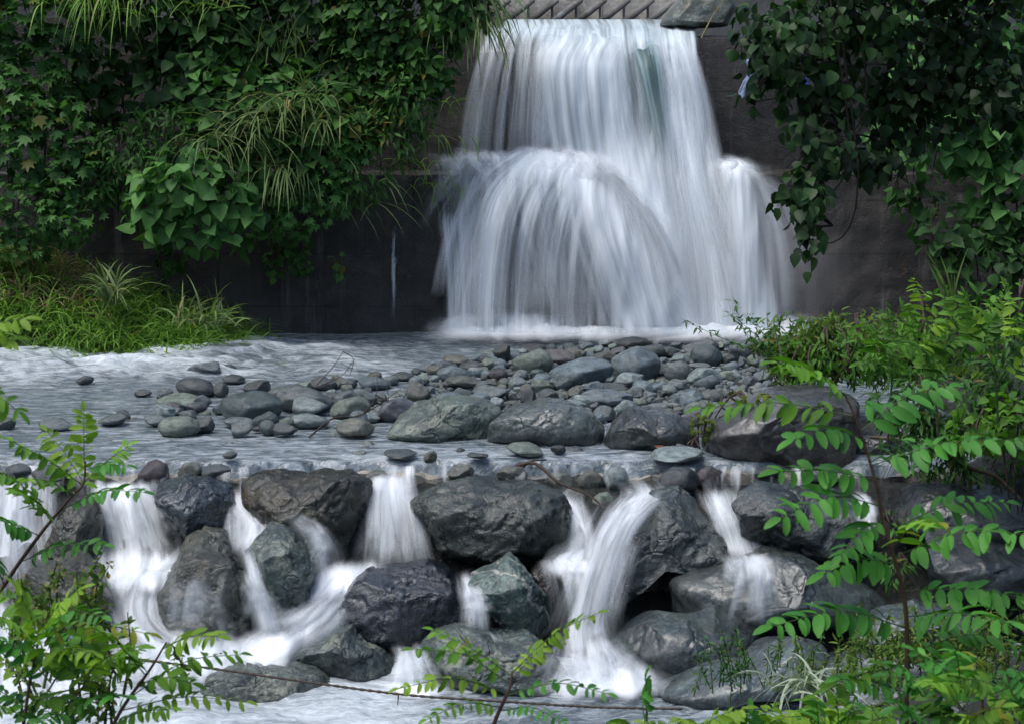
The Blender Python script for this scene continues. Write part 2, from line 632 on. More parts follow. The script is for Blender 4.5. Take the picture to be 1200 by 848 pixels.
def ground_material():
    m = NT('river_ground')
    tc = m.n('ShaderNodeTexCoord')
    v = tc.outputs['Object']
    n1 = m.noise(v, 1.5, 7, .65)
    n2 = m.noise(v, 14, 5, .7)
    vo = m.voro(v, 9)
    c = m.mix(m.mapr(n1, .35, .65), (.011, .013, .012), (.030, .032, .029))
    c = m.mix(m.mapr(n2, .5, .7, 0, .6), c, (.055, .06, .056))
    h = m.math('ADD', n2, m.math('MULTIPLY', vo, .8))
    return m.done(m.pbsdf(c, .75, .3, m.bump(h, 1.0, .05)))


GROUND = ground_material()


def gravel_material():
    m = NT('gravel')
    at_ = m.n('ShaderNodeAttribute', attribute_name='var')
    tc = m.n('ShaderNodeTexCoord')
    rp = m.n('ShaderNodeValToRGB')
    m.l(at_.outputs['Fac'], rp.inputs[0])
    cr = rp.color_ramp
    cols = [(.05, .06, .065), (.11, .125, .13), (.16, .18, .175), (.08, .095, .085), (.09, .075, .065), (.2, .215, .21), (.13, .15, .13)]
    for i, c in enumerate(cols):
        e = cr.elements[i] if i < 2 else cr.elements.new(.5)
        e.position = i / (len(cols) - 1) if i != 1 else 1 / (len(cols) - 1)
        e.color = (*c, 1)
    n2 = m.noise(tc.outputs['Object'], 30, 4, .7)
    c = m.mix(m.mapr(n2, .35, .7), m.mix(1.0, rp.outputs[0], (.6, .6, .6), 'MULTIPLY'), m.mix(1.0, rp.outputs[0], (1.3, 1.3, 1.3), 'MULTIPLY'))
    return m.done(m.pbsdf(c, .5, .4, m.bump(n2, .6, .02)))


GRAVEL = gravel_material()

# ------------------------------------------------------------------ terrain
BAR_PX = [(400, 462), (500, 440), (560, 418), (620, 410), (720, 405), (860, 402), (1010, 406), (1030, 520), (830, 522),
          (700, 514), (560, 506), (430, 498), (350, 480)]
BAR = np.array([on_z(x, y, 0.0)[:2] for x, y in BAR_PX])


def poly_sd(P, X, Y):
    X = np.asarray(X, float)
    Y = np.asarray(Y, float)
    d = np.full(X.shape, 1e9)
    inside = np.zeros(X.shape, bool)
    n = len(P)
    for i in range(n):
        a, b = P[i], P[(i + 1) % n]
        ex, ey = b - a
        wx, wy = X - a[0], Y - a[1]
        t = np.clip((wx * ex + wy * ey) / (ex * ex + ey * ey), 0, 1)
        d = np.minimum(d, np.hypot(wx - ex * t, wy - ey * t))
        c = ((a[1] > Y) != (b[1] > Y)) & (X < (b[0] - a[0]) * (Y - a[1]) / (b[1] - a[1] + 1e-12) + a[0])
        inside ^= c
    return np.where(inside, -d, d)


def H(X, Y):
    X = np.asarray(X, float)
    Y = np.asarray(Y, float)
    z = np.full(np.broadcast(X, Y).shape, -.16)
    z = z + (-1.36) * sstep(16.75, 14.6, Y)                               # the step down to the lower pool
    z = z + 3.35 * sstep(13.6, -1.0, Y) * (0.45 + .55 * sstep(13.6, 4, Y))   # near bank up to the camera
    sd_ = poly_sd(BAR, X, Y)
    z = np.where(Y > 15, z + .16 * sstep(.35, -.7, sd_), z)               # gravel bar
    # right bank
    rb = sstep(3.3, 6.5, X - (Y - 17) * .14) * sstep(14.2, 16.2, Y) * (1 - sstep(18.5, 22, Y))
    z = z + 1.25 * rb
    z = z + 1.15 * np.exp(-(((X - 3.9) / 1.7) ** 2 + ((Y - 12.6) / 1.5) ** 2))     # gravelly spit bottom right
    # left grass bank
    z = z + 1.05 * sstep(-2.7, -6.6, X) * sstep(21.6, 23.4, Y) * (1 - sstep(24, 25, Y))+ .16 * sstep(-2.7, -3.3, X) * sstep(21.9, 22.4, Y) * (1 - sstep(24, 25, Y))
    # upstream behind the weir, and the valley sides
    z = z + 3.2 * sstep(24.6, 25.0, Y)
    up = sstep(24.9, 32, Y)
    z = z + up * 7 * sstep(3.6, 12, np.abs(X - 1.2))
    side = sstep(8.5, 30, np.abs(X)) * 9
    z = z + side * sstep(-40, 10, Y)
    far = np.hypot(X, Y - 15)
    z = z + sstep(40, 160, far) * 25
    return z


def ground_hit(px, py, lift=0.0):
    d = ray(px, py)
    t = np.linspace(3, 27, 1200)
    P = CAM + d * t[:, None]
    h = H(P[:, 0], P[:, 1]) + lift
    k = np.argmax(P[:, 2] < h)
    if not (P[k, 2] < h[k]):
        k = -1
    return P[k]


def axis(segments):
    out = [np.array([segments[0][0]])]
    for a, b, step in segments:
        n = max(1, int(round((b - a) / step)))
        out.append(np.linspace(a, b, n + 1)[1:])
    return np.concatenate(out)


xs = axis([(-420, -60, 30), (-60, -12, 2.5), (-12, 9, .14), (9, 60, 2.5), (60, 420, 30)])
ys = axis([(-300, -20, 25), (-20, 4, 2), (4, 11, .3), (11, 25.4, .11), (25.4, 32, .6), (32, 80, 4), (80, 420, 34)])
GX, GY = np.meshgrid(xs, ys)
GZ = H(GX, GY)
p3 = np.stack([GX.ravel(), GY.ravel(), np.zeros(GX.size)], 1)
near = ((np.abs(GX) < 14) & (GY > 3) & (GY < 26)).ravel()
rough = np.zeros(GX.size)
rough[near] = .10 * fbm(p3[near] * 1.7, 4, 3) + .035 * fbm(p3[near] * 8, 2, 9)
inriver = ((GY > 16.7) & (GY < 24)).ravel()
rough = np.where(inriver, np.minimum(rough, .05) * .6, rough)
V = np.stack([GX.ravel(), GY.ravel(), GZ.ravel() + rough], 1)
o = link('ground', mesh_np('ground', V, grid_faces(len(ys), len(xs))[:, ::-1] if False else grid_faces(len(ys), len(xs)), GROUND))
tag(o, 'dark stony river bed and banks under the water and plants', 'ground', kind='structure')

# ------------------------------------------------------------------ upper river surface
LEDGE_Y = 16.62
rx = axis([(-9.0, 4.2, .05)])
ry = axis([(LEDGE_Y - .10, 17.6, .018), (17.6, 24.02, .045)])
RX, RY = np.meshgrid(rx, ry)
P = np.stack([RX.ravel(), RY.ravel(), np.zeros(RX.size)], 1)
ledge = LEDGE_Y + .10 * fbm(np.stack([rx * 1.3, rx * 0, rx * 0], 1), 3, 5) + .09
lo = np.broadcast_to(ledge, RX.shape)
z = .012 * fbm(P * np.array([2.2, 5, 1]), 4, 21).reshape(RX.shape)
z += .006 * fbm(P * np.array([9, 22, 1]), 2, 23).reshape(RX.shape)
rap = sstep(-.2, -3.0, RX + (RY - 21) * .2) * sstep(20.2, 21.3, RY) * sstep(23.7, 22.7, RY)
wv = np.abs(fbm(P * np.array([1.0, 1.7, 1]) + np.array([.5, .2, 0]), 4, 31)).reshape(RX.shape)
rip = (1 - 2.2 * wv)
z += rap * (.11 * rip + .06 * fbm(P * np.array([2.5, 3.5, 1]), 3, 37).reshape(RX.shape) + .05)
basef = sstep(23.0, 23.8, RY) * sstep(-1.3, -.6, RX) * sstep(3.6, 3.0, RX)
z += basef * (.05 * fbm(P * np.array([3, 4, 1]), 4, 41).reshape(RX.shape) + .03)
mid = sstep(22.2, 23.4, RY) * sstep(-2.6, -1.2, RX) * (1 - basef)
z += mid * .03 * fbm(P * np.array([2, 5, 1]), 4, 43).reshape(RX.shape)
# roll over the sill
over = np.clip(lo + .12 - RY, 0, 1)
z -= over * over * 1.6
z -= .02 * sstep(.25, 0, RY - lo)
z -= .14 * sstep(.06, 0, RY - lo) * (.4 + 1.2 * sstep(-.4, .5, np.broadcast_to(fbm(np.stack([rx * 4.3, rx * 0, rx * 0], 1), 2, 15), RX.shape)))
z -= .25 * sstep(0, -.05, RY - lo)
foam = .17 + rap * (.0 + .55 * rip) + basef * .7 + .12 * sstep(17.4, 16.7, RY)
foam += .18 * fbm(P * np.array([.6, 2.0, 1]), 3, 51).reshape(RX.shape)
foam -= .28 * sstep(23.4, 23.9, RY) * sstep(-1.0, -1.6, RX)
me = mesh_np('river', np.stack([RX.ravel(), RY.ravel(), z.ravel()], 1), grid_faces(len(ry), len(rx)), RIVER, attrs={'foam': foam.ravel()})
tag(link('river_water', me), 'grey rippling shallow river between the weir and the boulder step', 'river', kind='structure')

# lower pool
lx = axis([(-9, 5, .06)])
ly = axis([(11.5, 15.4, .05)])
LX, LY = np.meshgrid(lx, ly)
P = np.stack([LX.ravel(), LY.ravel(), np.zeros(LX.size)], 1)
z = -1.25 + .08 * fbm(P * np.array([2.2, 3.5, 1]), 4, 61).reshape(LX.shape) + .015 * fbm(P * np.array([8, 12, 1]), 2, 63).reshape(LX.shape)
foam = .42 * sstep(-.1, -1.2, LX) + .22 + .25 * fbm(P * np.array([1.2, 2.5, 1]), 3, 65).reshape(LX.shape) + .3 * np.exp(-((LX - .65) / .45) ** 2) * sstep(14, 14.4, LY)
me = mesh_np('pool', np.stack([LX.ravel(), LY.ravel(), z.ravel()], 1), grid_faces(len(ly), len(lx)), RIVER, attrs={'foam': foam.ravel()})
tag(link('pool_water', me), 'foaming white pool below the boulder step', 'pool', kind='structure')

# upstream water behind the weir
v = np.array([[-1.0, 25.6, 3.45], [2.6, 25.6, 3.45], [2.6, 26.15, 3.47], [-1.0, 26.15, 3.47]])


# ------------------------------------------------------------------ weir
def box_grid(x0, x1, y0, y1, z0, z1, step, amp, seed):
    """closed box with subdivided, slightly rough faces"""
    Vs, Fs, n = [], [], 0
    nx, ny, nz = [max(2, int((b - a) / step) + 1) for a, b in ((x0, x1), (y0, y1), (z0, z1))]
    X, Yv, Z = np.linspace(x0, x1, nx), np.linspace(y0, y1, ny), np.linspace(z0, z1, nz)

    def face(A, B, fn, flip):
        nonlocal n
        a, b = np.meshgrid(A, B)
        p = fn(a.ravel(), b.ravel())
        f = grid_faces(len(B), len(A)) + n
        Vs.append(p)
        Fs.append(f[:, ::-1] if flip else f)
        n += len(p)
    k = np.ones_like
    face(X, Z, lambda a, b: np.stack([a, k(a) * y0, b], 1), False)
    face(X, Z, lambda a, b: np.stack([a, k(a) * y1, b], 1), True)
    face(X, Yv, lambda a, b: np.stack([a, b, k(a) * z1], 1), False)
    face(X, Yv, lambda a, b: np.stack([a, b, k(a) * z0], 1), True)
    face(Yv, Z, lambda a, b: np.stack([k(a) * x0, a, b], 1), True)
    face(Yv, Z, lambda a, b: np.stack([k(a) * x1, a, b], 1), False)
    v = np.concatenate(Vs)
    c = np.array([(x0 + x1) / 2, (y0 + y1) / 2, (z0 + z1) / 2])
    d = np.stack([fbm(v * 2.3 + 7 * q, 4, seed + q) for q in range(3)], 1) * amp
    d += np.stack([fbm(v * 7 + 7 * q, 3, seed + 5 + q) for q in range(3)], 1) * amp * .8
    return v + d, np.concatenate(Fs)


weir = thing('weir', 'dark weathered concrete weir wall behind the waterfall, in two tiers', 'weir', (0, 24, 0))
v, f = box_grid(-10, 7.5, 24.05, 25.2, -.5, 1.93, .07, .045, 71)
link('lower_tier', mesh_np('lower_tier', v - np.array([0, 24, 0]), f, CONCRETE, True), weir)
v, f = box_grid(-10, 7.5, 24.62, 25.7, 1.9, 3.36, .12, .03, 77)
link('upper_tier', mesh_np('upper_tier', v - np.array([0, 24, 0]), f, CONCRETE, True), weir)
# raised wing beside the spillway, right and left
zc = lambda y, Y: at(600, y, Y)[2]
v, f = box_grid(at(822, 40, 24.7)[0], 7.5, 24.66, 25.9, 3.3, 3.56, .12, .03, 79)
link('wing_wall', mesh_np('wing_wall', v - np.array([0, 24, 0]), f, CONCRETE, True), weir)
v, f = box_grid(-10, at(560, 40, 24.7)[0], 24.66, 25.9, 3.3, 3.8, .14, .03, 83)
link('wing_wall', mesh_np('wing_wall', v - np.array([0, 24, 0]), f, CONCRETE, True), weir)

# ribbed baffle wall upstream of the crest
baf = thing('baffle_wall', 'pale concrete apron with diagonal slots above the waterfall crest', 'concrete apron', (0, 26.4, 3.4))
x0, x1 = at(555, 10, 26.4)[0], at(800, 10, 26.4)[0]
v, f = box_grid(x0 - .4, x1 + .1, 26.4, 27.0, 3.0, 4.6, .1, .02, 85)
v[:, 1] += (v[:, 2] - 3.4) * .35
link('slab', mesh_np('slab', v - np.array([0, 26.4, 3.4]), f, CONCRETE_PALE, True), baf)
for px in range(560, 800, 28):
    a = Acc()
    p0, p1 = at(px, 27, 26.36), at(px + 30, 3, 26.5)
    dx = np.array([.10, 0, 0])
    dn = np.array([0, -.10, .03])
    q = [p0, p0 + dx, p1 + dx, p1]
    vv = np.array(q + [p + dn for p in q])
    ff = np.array([[0, 1, 2, 3], [7, 6, 5, 4], [0, 4, 5, 1], [1, 5, 6, 2], [2, 6, 7, 3], [3, 7, 4, 0]])
    a.add(vv, ff)
    link('diagonal_rib', a.mesh('diagonal_rib', CONCRETE_RIB, (0, 26.4, 3.4)), baf)
    b = Acc()
    tv, tf = tube([at(px + 31, 26, 26.38) , at(px + 31, -10, 26.58)], [.018, .018], 5)
    b.add(tv, tf)
    link('joint', b.mesh('joint', CONCRETE_RIB, (0, 26.4, 3.4)), baf)


# ------------------------------------------------------------------ rocks
def facet(q, seed, n=12, lo_=.72, hi=.96, hard=.95):
    r = np.random.default_rng(seed)
    for k in range(n):
        d = r.normal(size=3)
        d[1] -= .45
        d[2] += .25
        d /= np.linalg.norm(d)
        e = q @ d - r.uniform(lo_, hi)
        q = q - np.where(e > 0, e, 0)[:, None] * d * hard
    return q


def boulder(name, outline, Y, depth, seed, mat, color, label, cat='boulder', group=None, sub=6, facets=20, rough=None, flo=.62, lean=0.0):
    if rough is None:
        rough, facets = (.03, 10) if mat is ROCK_SMOOTH else (.05, 16)
    P2 = np.array([at(x, y, Y) for x, y in outline])[:, [0, 2]]
    c = (P2.min(0) + P2.max(0)) / 2 * .5 + P2.mean(0) * .5
    ang = np.linspace(-np.pi, np.pi, 241)
    rr = []
    n = len(P2)
    for t in ang:
        d = np.array([math.cos(t), math.sin(t)])
        best = 0
        for i in range(n):
            a, b = P2[i] - c, P2[(i + 1) % n] - c
            e = b - a
            den = d[0] * e[1] - d[1] * e[0]
            if abs(den) < 1e-9:
                continue
            s = (a[0] * e[1] - a[1] * e[0]) / den
            u = (a[0] * d[1] - a[1] * d[0]) / den
            if s > 0 and -1e-6 <= u <= 1 + 1e-6:
                best = max(best, s)
        rr.append(best)
    rr = np.array(rr)
    k = np.array([1, 2, 3, 2, 1]) / 9
    rs = np.convolve(np.r_[rr[-5:-1], rr, rr[1:5]], k, 'same')[4:-4]
    v, f = ico(sub)
    q = facet(v.copy(), seed, facets, flo)
    rho = np.hypot(q[:, 0], q[:, 2])
    th = np.arctan2(q[:, 2], q[:, 0])
    r_ = np.interp(th, ang, rs) * 1.07
    g = rho ** .82
    size = float(np.sqrt(np.ptp(P2[:, 0]) * np.ptp(P2[:, 1])))
    X = np.cos(th) * r_ * g
    Z = np.sin(th) * r_ * g
    Yd = depth * np.sign(q[:, 1]) * np.abs(q[:, 1]) ** .85 + lean * Z
    p = np.stack([X, Yd, Z], 1)
    nrm = v / np.linalg.norm(v, axis=1, keepdims=True)
    fr = 2.6 / size
    rid = np.abs(fbm(p * fr * 1.6 + seed + .5 * fbm(p * fr * 2, 2, seed + 9)[:, None], 4, seed + 50))
    strat = fbm(np.stack([p[:, 0] * fr * .8 + p[:, 2] * fr * .6, p[:, 1] * fr, p[:, 2] * fr * 3.2 - p[:, 0] * fr * 1.4], 1) + seed, 4, seed + 80)
    dsp = rough * size * (fbm(p * fr + seed * 3.1, 6, seed, .55) * .9 - .9 * np.exp(-(rid / .07) ** 2) * .55 + .45 * strat + .10)
    dsp = dsp + rough * size * .2 * fbm(p * fr * 6 + seed, 4, seed + 33, .6)
    p = p + nrm * dsp[:, None]
    o = link(name, mesh_np(name, p, f, mat), loc=(float(c[0]), Y, float(c[1])))
    o.color = (*color, 1)
    return tag(o, label, cat, group)


GB = 'boulders of the cascade step'
BOULDERS = [
    # outline, Y, depth, material, colour, label
    ([(172, 575), (183, 565), (217, 557), (246, 557), (266, 572), (272, 592), (273, 619), (250, 625), (225, 627), (205, 618), (187, 596)], 16.0, .42, ROCK_BLACK, (.055, .062, .068), 'dark grey angular wet boulder at the top left of the step, capped by thin water'),
    ([(287, 571), (300, 561), (333, 555), (375, 549), (412, 554), (431, 567), (435, 592), (429, 623), (424, 665), (396, 680), (360, 670), (325, 630), (300, 604), (289, 588)], 16.05, .55, ROCK_BROWN, (.032, .028, .020), 'large blocky brown-black boulder left of the fan-shaped cascade'),
    ([(277, 640), (292, 620), (321, 602), (350, 607), (370, 630), (377, 660), (372, 690), (366, 715), (358, 730), (333, 738), (312, 722), (298, 680), (285, 655)], 15.5, .5, ROCK_LICHEN, (.085, .105, .10), 'green-grey lichened rounded boulder in front of the brown-black one'),
    ([(208, 644), (233, 625), (258, 630), (283, 655), (300, 680), (309, 712), (309, 738), (290, 752), (258, 760), (208, 745), (175, 725), (171, 694), (183, 669), (198, 660)], 15.35, .55, ROCK_BROWN, (.075, .07, .058), 'brown craggy boulder with thin water veiling its face, at the left of the step'),
    ([(399, 712), (408, 695), (420, 680), (445, 665), (475, 659), (503, 660), (531, 668), (545, 690), (552, 735), (535, 752), (500, 764), (464, 768), (437, 750), (405, 732)], 15.3, .5, ROCK_BLACK, (.022, .026, .034), 'glossy blue-black cracked boulder in the middle of the cascade'),
    ([(329, 765), (354, 744), (387, 727), (412, 729), (450, 757), (473, 783), (480, 800), (450, 810), (396, 805), (346, 788)], 14.95, .5, ROCK_LICHEN, (.085, .095, .098), 'grey slanting boulder below the glossy black one'),
    ([(219, 788), (233, 775), (275, 769), (325, 773), (367, 786), (389, 807), (378, 820), (312, 826), (258, 822), (223, 812)], 14.5, .4, ROCK_LICHEN, (.10, .105, .095), 'low flat speckled rock lying in the white pool under the wire'),
    ([(541, 669), (561, 660), (595, 651), (614, 660), (629, 671), (641, 701), (646, 727), (640, 744), (614, 752), (591, 746), (572, 729), (557, 697)], 15.25, .45, ROCK_VEIN, (.12, .15, .135), 'pale green angular boulder with white veins beside the black one'),
    ([(469, 583), (478, 574), (500, 566), (524, 562), (576, 566), (625, 570), (655, 583), (670, 605), (677, 634), (674, 656), (625, 668), (580, 674), (539, 672), (505, 656), (486, 620)], 16.0, .55, ROCK_WET, (.038, .042, .036), 'widest dark boulder at the centre of the step, with a smooth slanting face'),
    ([(619, 662), (636, 652), (649, 662), (653, 690), (645, 712), (630, 705)], 15.55, .3, ROCK_WET, (.045, .03, .032), 'small dark red boulder wedged beside the tallest cascade'),
    ([(703, 680), (712, 650), (735, 612), (767, 577), (797, 574), (820, 587), (842, 617), (850, 645), (815, 655), (775, 665), (735, 695), (706, 716)], 15.75, .6, ROCK_WET, (.062, .068, .066), 'big wedge-shaped wet boulder right of the tallest cascade'),
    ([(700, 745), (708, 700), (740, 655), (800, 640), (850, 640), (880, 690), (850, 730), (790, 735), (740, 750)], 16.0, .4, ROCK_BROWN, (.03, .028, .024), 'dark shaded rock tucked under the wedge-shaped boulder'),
    ([(788, 672), (836, 660), (873, 654), (898, 645), (938, 651), (982, 669), (1018, 687), (1040, 707), (1034, 724), (1003, 730), (945, 728), (898, 738), (847, 730), (795, 722)], 15.45, .6, ROCK_SMOOTH, (.072, .078, .078), 'long low grey boulder with a small cascade running over its front'),
    ([(717, 752), (740, 735), (770, 720), (800, 715), (840, 714), (880, 720), (906, 738), (898, 765), (850, 785), (800, 792), (760, 790), (728, 775)], 14.85, .5, ROCK_SMOOTH, (.06, .066, .068), 'smooth domed dark grey boulder at the foot of the tallest cascade'),
    ([(846, 580), (858, 564), (880, 557), (916, 560), (945, 572), (982, 578), (1011, 592), (1020, 618), (1008, 645), (993, 660), (953, 660), (920, 652), (884, 648), (865, 626), (856, 596)], 15.95, .6, ROCK_WET, (.05, .056, .06), 'broad shiny dark boulder behind the right sapling, topped by sheet water'),
    ([(1040, 605), (1075, 573), (1120, 564), (1165, 575), (1215, 592), (1215, 650), (1130, 640), (1060, 632)], 15.9, .6, ROCK_SMOOTH, (.03, .034, .035), 'dark flat boulder on the right bank behind the sapling, upper of two'),
    ([(1075, 665), (1090, 628), (1130, 615), (1170, 638), (1215, 655), (1215, 705), (1140, 708), (1085, 700)], 15.2, .5, ROCK_SMOOTH, (.04, .045, .048), 'grey flat boulder on the right bank behind the sapling, lower of two'),
    ([(488, 775), (510, 745), (545, 735), (590, 742), (630, 750), (668, 775), (690, 800), (650, 812), (570, 812), (505, 808)], 14.7, .5, ROCK_LICHEN, (.11, .125, .12), 'grey speckled boulder behind the sprig at the bottom of the cascade'),
    ([(770, 805), (830, 778), (880, 770), (930, 748), (965, 762), (950, 800), (870, 822), (800, 820)], 14.3, .5, ROCK_SMOOTH, (.12, .13, .135), 'pale flat slab at the edge of the right gravel spit'),
    ([(1000, 745), (1030, 718), (1080, 708), (1130, 715), (1150, 735), (1120, 755), (1040, 758)], 14.4, .4, ROCK_SMOOTH, (.10, .11, .11), 'grey rock half hidden by plants below the right bank boulders'),
    ([(55, 655), (62, 605), (85, 584), (110, 590), (118, 620), (118, 660), (90, 680)], 15.9, .4, ROCK_BROWN, (.03, .03, .026), 'dark rock under the left cascade, behind the left sapling'),
    ([(10, 735), (35, 670), (85, 648), (118, 672), (126, 712), (100, 735)], 15.2, .45, ROCK_BROWN, (.045, .045, .036), 'mossy brown rock below the left cascade, half hidden by leaves'),
    ([(827, 504), (836, 491), (873, 472), (908, 461), (967, 458), (1000, 470), (995, 526), (980, 548), (951, 553), (897, 552), (850, 545), (830, 528)], 17.2, .8, ROCK_SMOOTH, (.10, .08, .08), 'big purple-grey boulder at the right end of the gravel bar'),
    ([(965, 520), (1000, 498), (1040, 494), (1070, 508), (1070, 535), (1000, 540)], 17.4, .5, ROCK_SMOOTH, (.06, .055, .055), 'purple-grey rock beside the big boulder on the right bank'),
]
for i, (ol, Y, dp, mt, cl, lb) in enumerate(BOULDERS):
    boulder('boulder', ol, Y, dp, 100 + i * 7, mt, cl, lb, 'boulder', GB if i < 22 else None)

BAR_B = [
    ([(437, 508), (455, 488), (490, 474), (530, 467), (560, 468), (585, 480), (583, 500), (572, 515), (535, 518), (495, 516), (465, 513)], ROCK_LICHEN, (.13, .145, .125), 'long lichen-spotted pale boulder at the near edge of the gravel bar'),
    ([(568, 509), (575, 490), (600, 478), (645, 471), (665, 474), (690, 484), (703, 500), (700, 518), (660, 523), (610, 521), (575, 516)], ROCK_SMOOTH, (.105, .105, .10), 'smooth tan-grey slab boulder at the near edge of the gravel bar'),
    ([(706, 521), (715, 500), (735, 485), (750, 480), (790, 486), (806, 495), (815, 515), (803, 527), (750, 529), (718, 528)], ROCK_SMOOTH, (.062, .06, .062), 'dark brown-grey domed boulder left of the big purple-grey one'),
]
for i, (ol, mt, cl, lb) in enumerate(BAR_B):
    yb = max(p[1] for p in ol) - 3
    xm = sum(p[0] for p in ol) / len(ol)
    g = on_z(xm, yb, 0)
    boulder('boulder', ol, float(g[1]) + .25, .42, 400 + i * 9, mt, cl, lb, 'boulder', 'large boulders of the gravel bar', facets=7, rough=.04)

# stone prototypes
PROTO = []
for k in range(16):
    v, f = ico(4)
    ang_ = k % 3 == 0
    q = facet(v.copy(), 900 + k, 16 if ang_ else 11, .5 if ang_ else .62, .95, .97 if ang_ else .8)
    q = q + v * (.10 * fbm(v * 1.6 + k * 5, 4, k) + .03 * fbm(v * 6 + k, 3, k + 70))[:, None]
    q /= np.abs(q).max(0)
    PROTO.append((q, f))
PM = {}


def stone_mesh(k, mat):
    if (k, mat.name) not in PM:
        PM[(k, mat.name)] = mesh_np('stone', PROTO[k][0], PROTO[k][1], mat)
    return PM[(k, mat.name)]


TONE = {'dark': (.045, .052, .056), 'teal': (.045, .062, .066), 'grey': (.095, .105, .108), 'blue': (.10, .12, .135), 'pale': (.17, .19, .19),
        'green': (.115, .132, .115), 'brown': (.088, .084, .07), 'purple': (.072, .07, .08), 'maroon': (.05, .035, .042), 'black': (.022, .025, .03),
        'lichen': (.15, .17, .145), 'red': (.085, .07, .072)}


def stone(cx, cy, w_, h_, tone, label=None, ang_=False, rnd=random, group='stones of the gravel bar', Y=None):
    g = on_z(cx, cy + h_ * .42, .02) if Y is None else at(cx, cy, Y)
    Yc = float(g[1])
    s = Yc / FPX
    hw = w_ * s / 2
    dep = hw * rnd.uniform(.7, .95)
    hz = max(h_ * s / 2 - dep * .05, h_ * s * .42) * 1.35
    c = at(cx, cy, Yc + dep * .3)
    k = rnd.choice([0, 3, 6, 9, 12, 15]) if ang_ else rnd.choice([1, 2, 4, 5, 7, 8, 10, 11, 13, 14])
    mt = STONE_LICHEN if tone in ('lichen', 'green') else STONE
    o = link('stone', stone_mesh(k, mt), loc=tuple(float(x) for x in c))
    o.scale = (hw * 1.04, dep, hz)
    o.rotation_euler = (rnd.uniform(-.12, .12), rnd.uniform(-.14, .14), rnd.uniform(-.3, .3) + rnd.choice([0, math.pi]))
    t = TONE[tone]
    j = rnd.uniform(.82, 1.2)
    o.color = (t[0] * j, t[1] * j, t[2] * j, 1)
    tag(o, label or 'small rounded river stone lying among the larger stones of the bar', 'stone', group)
    return o


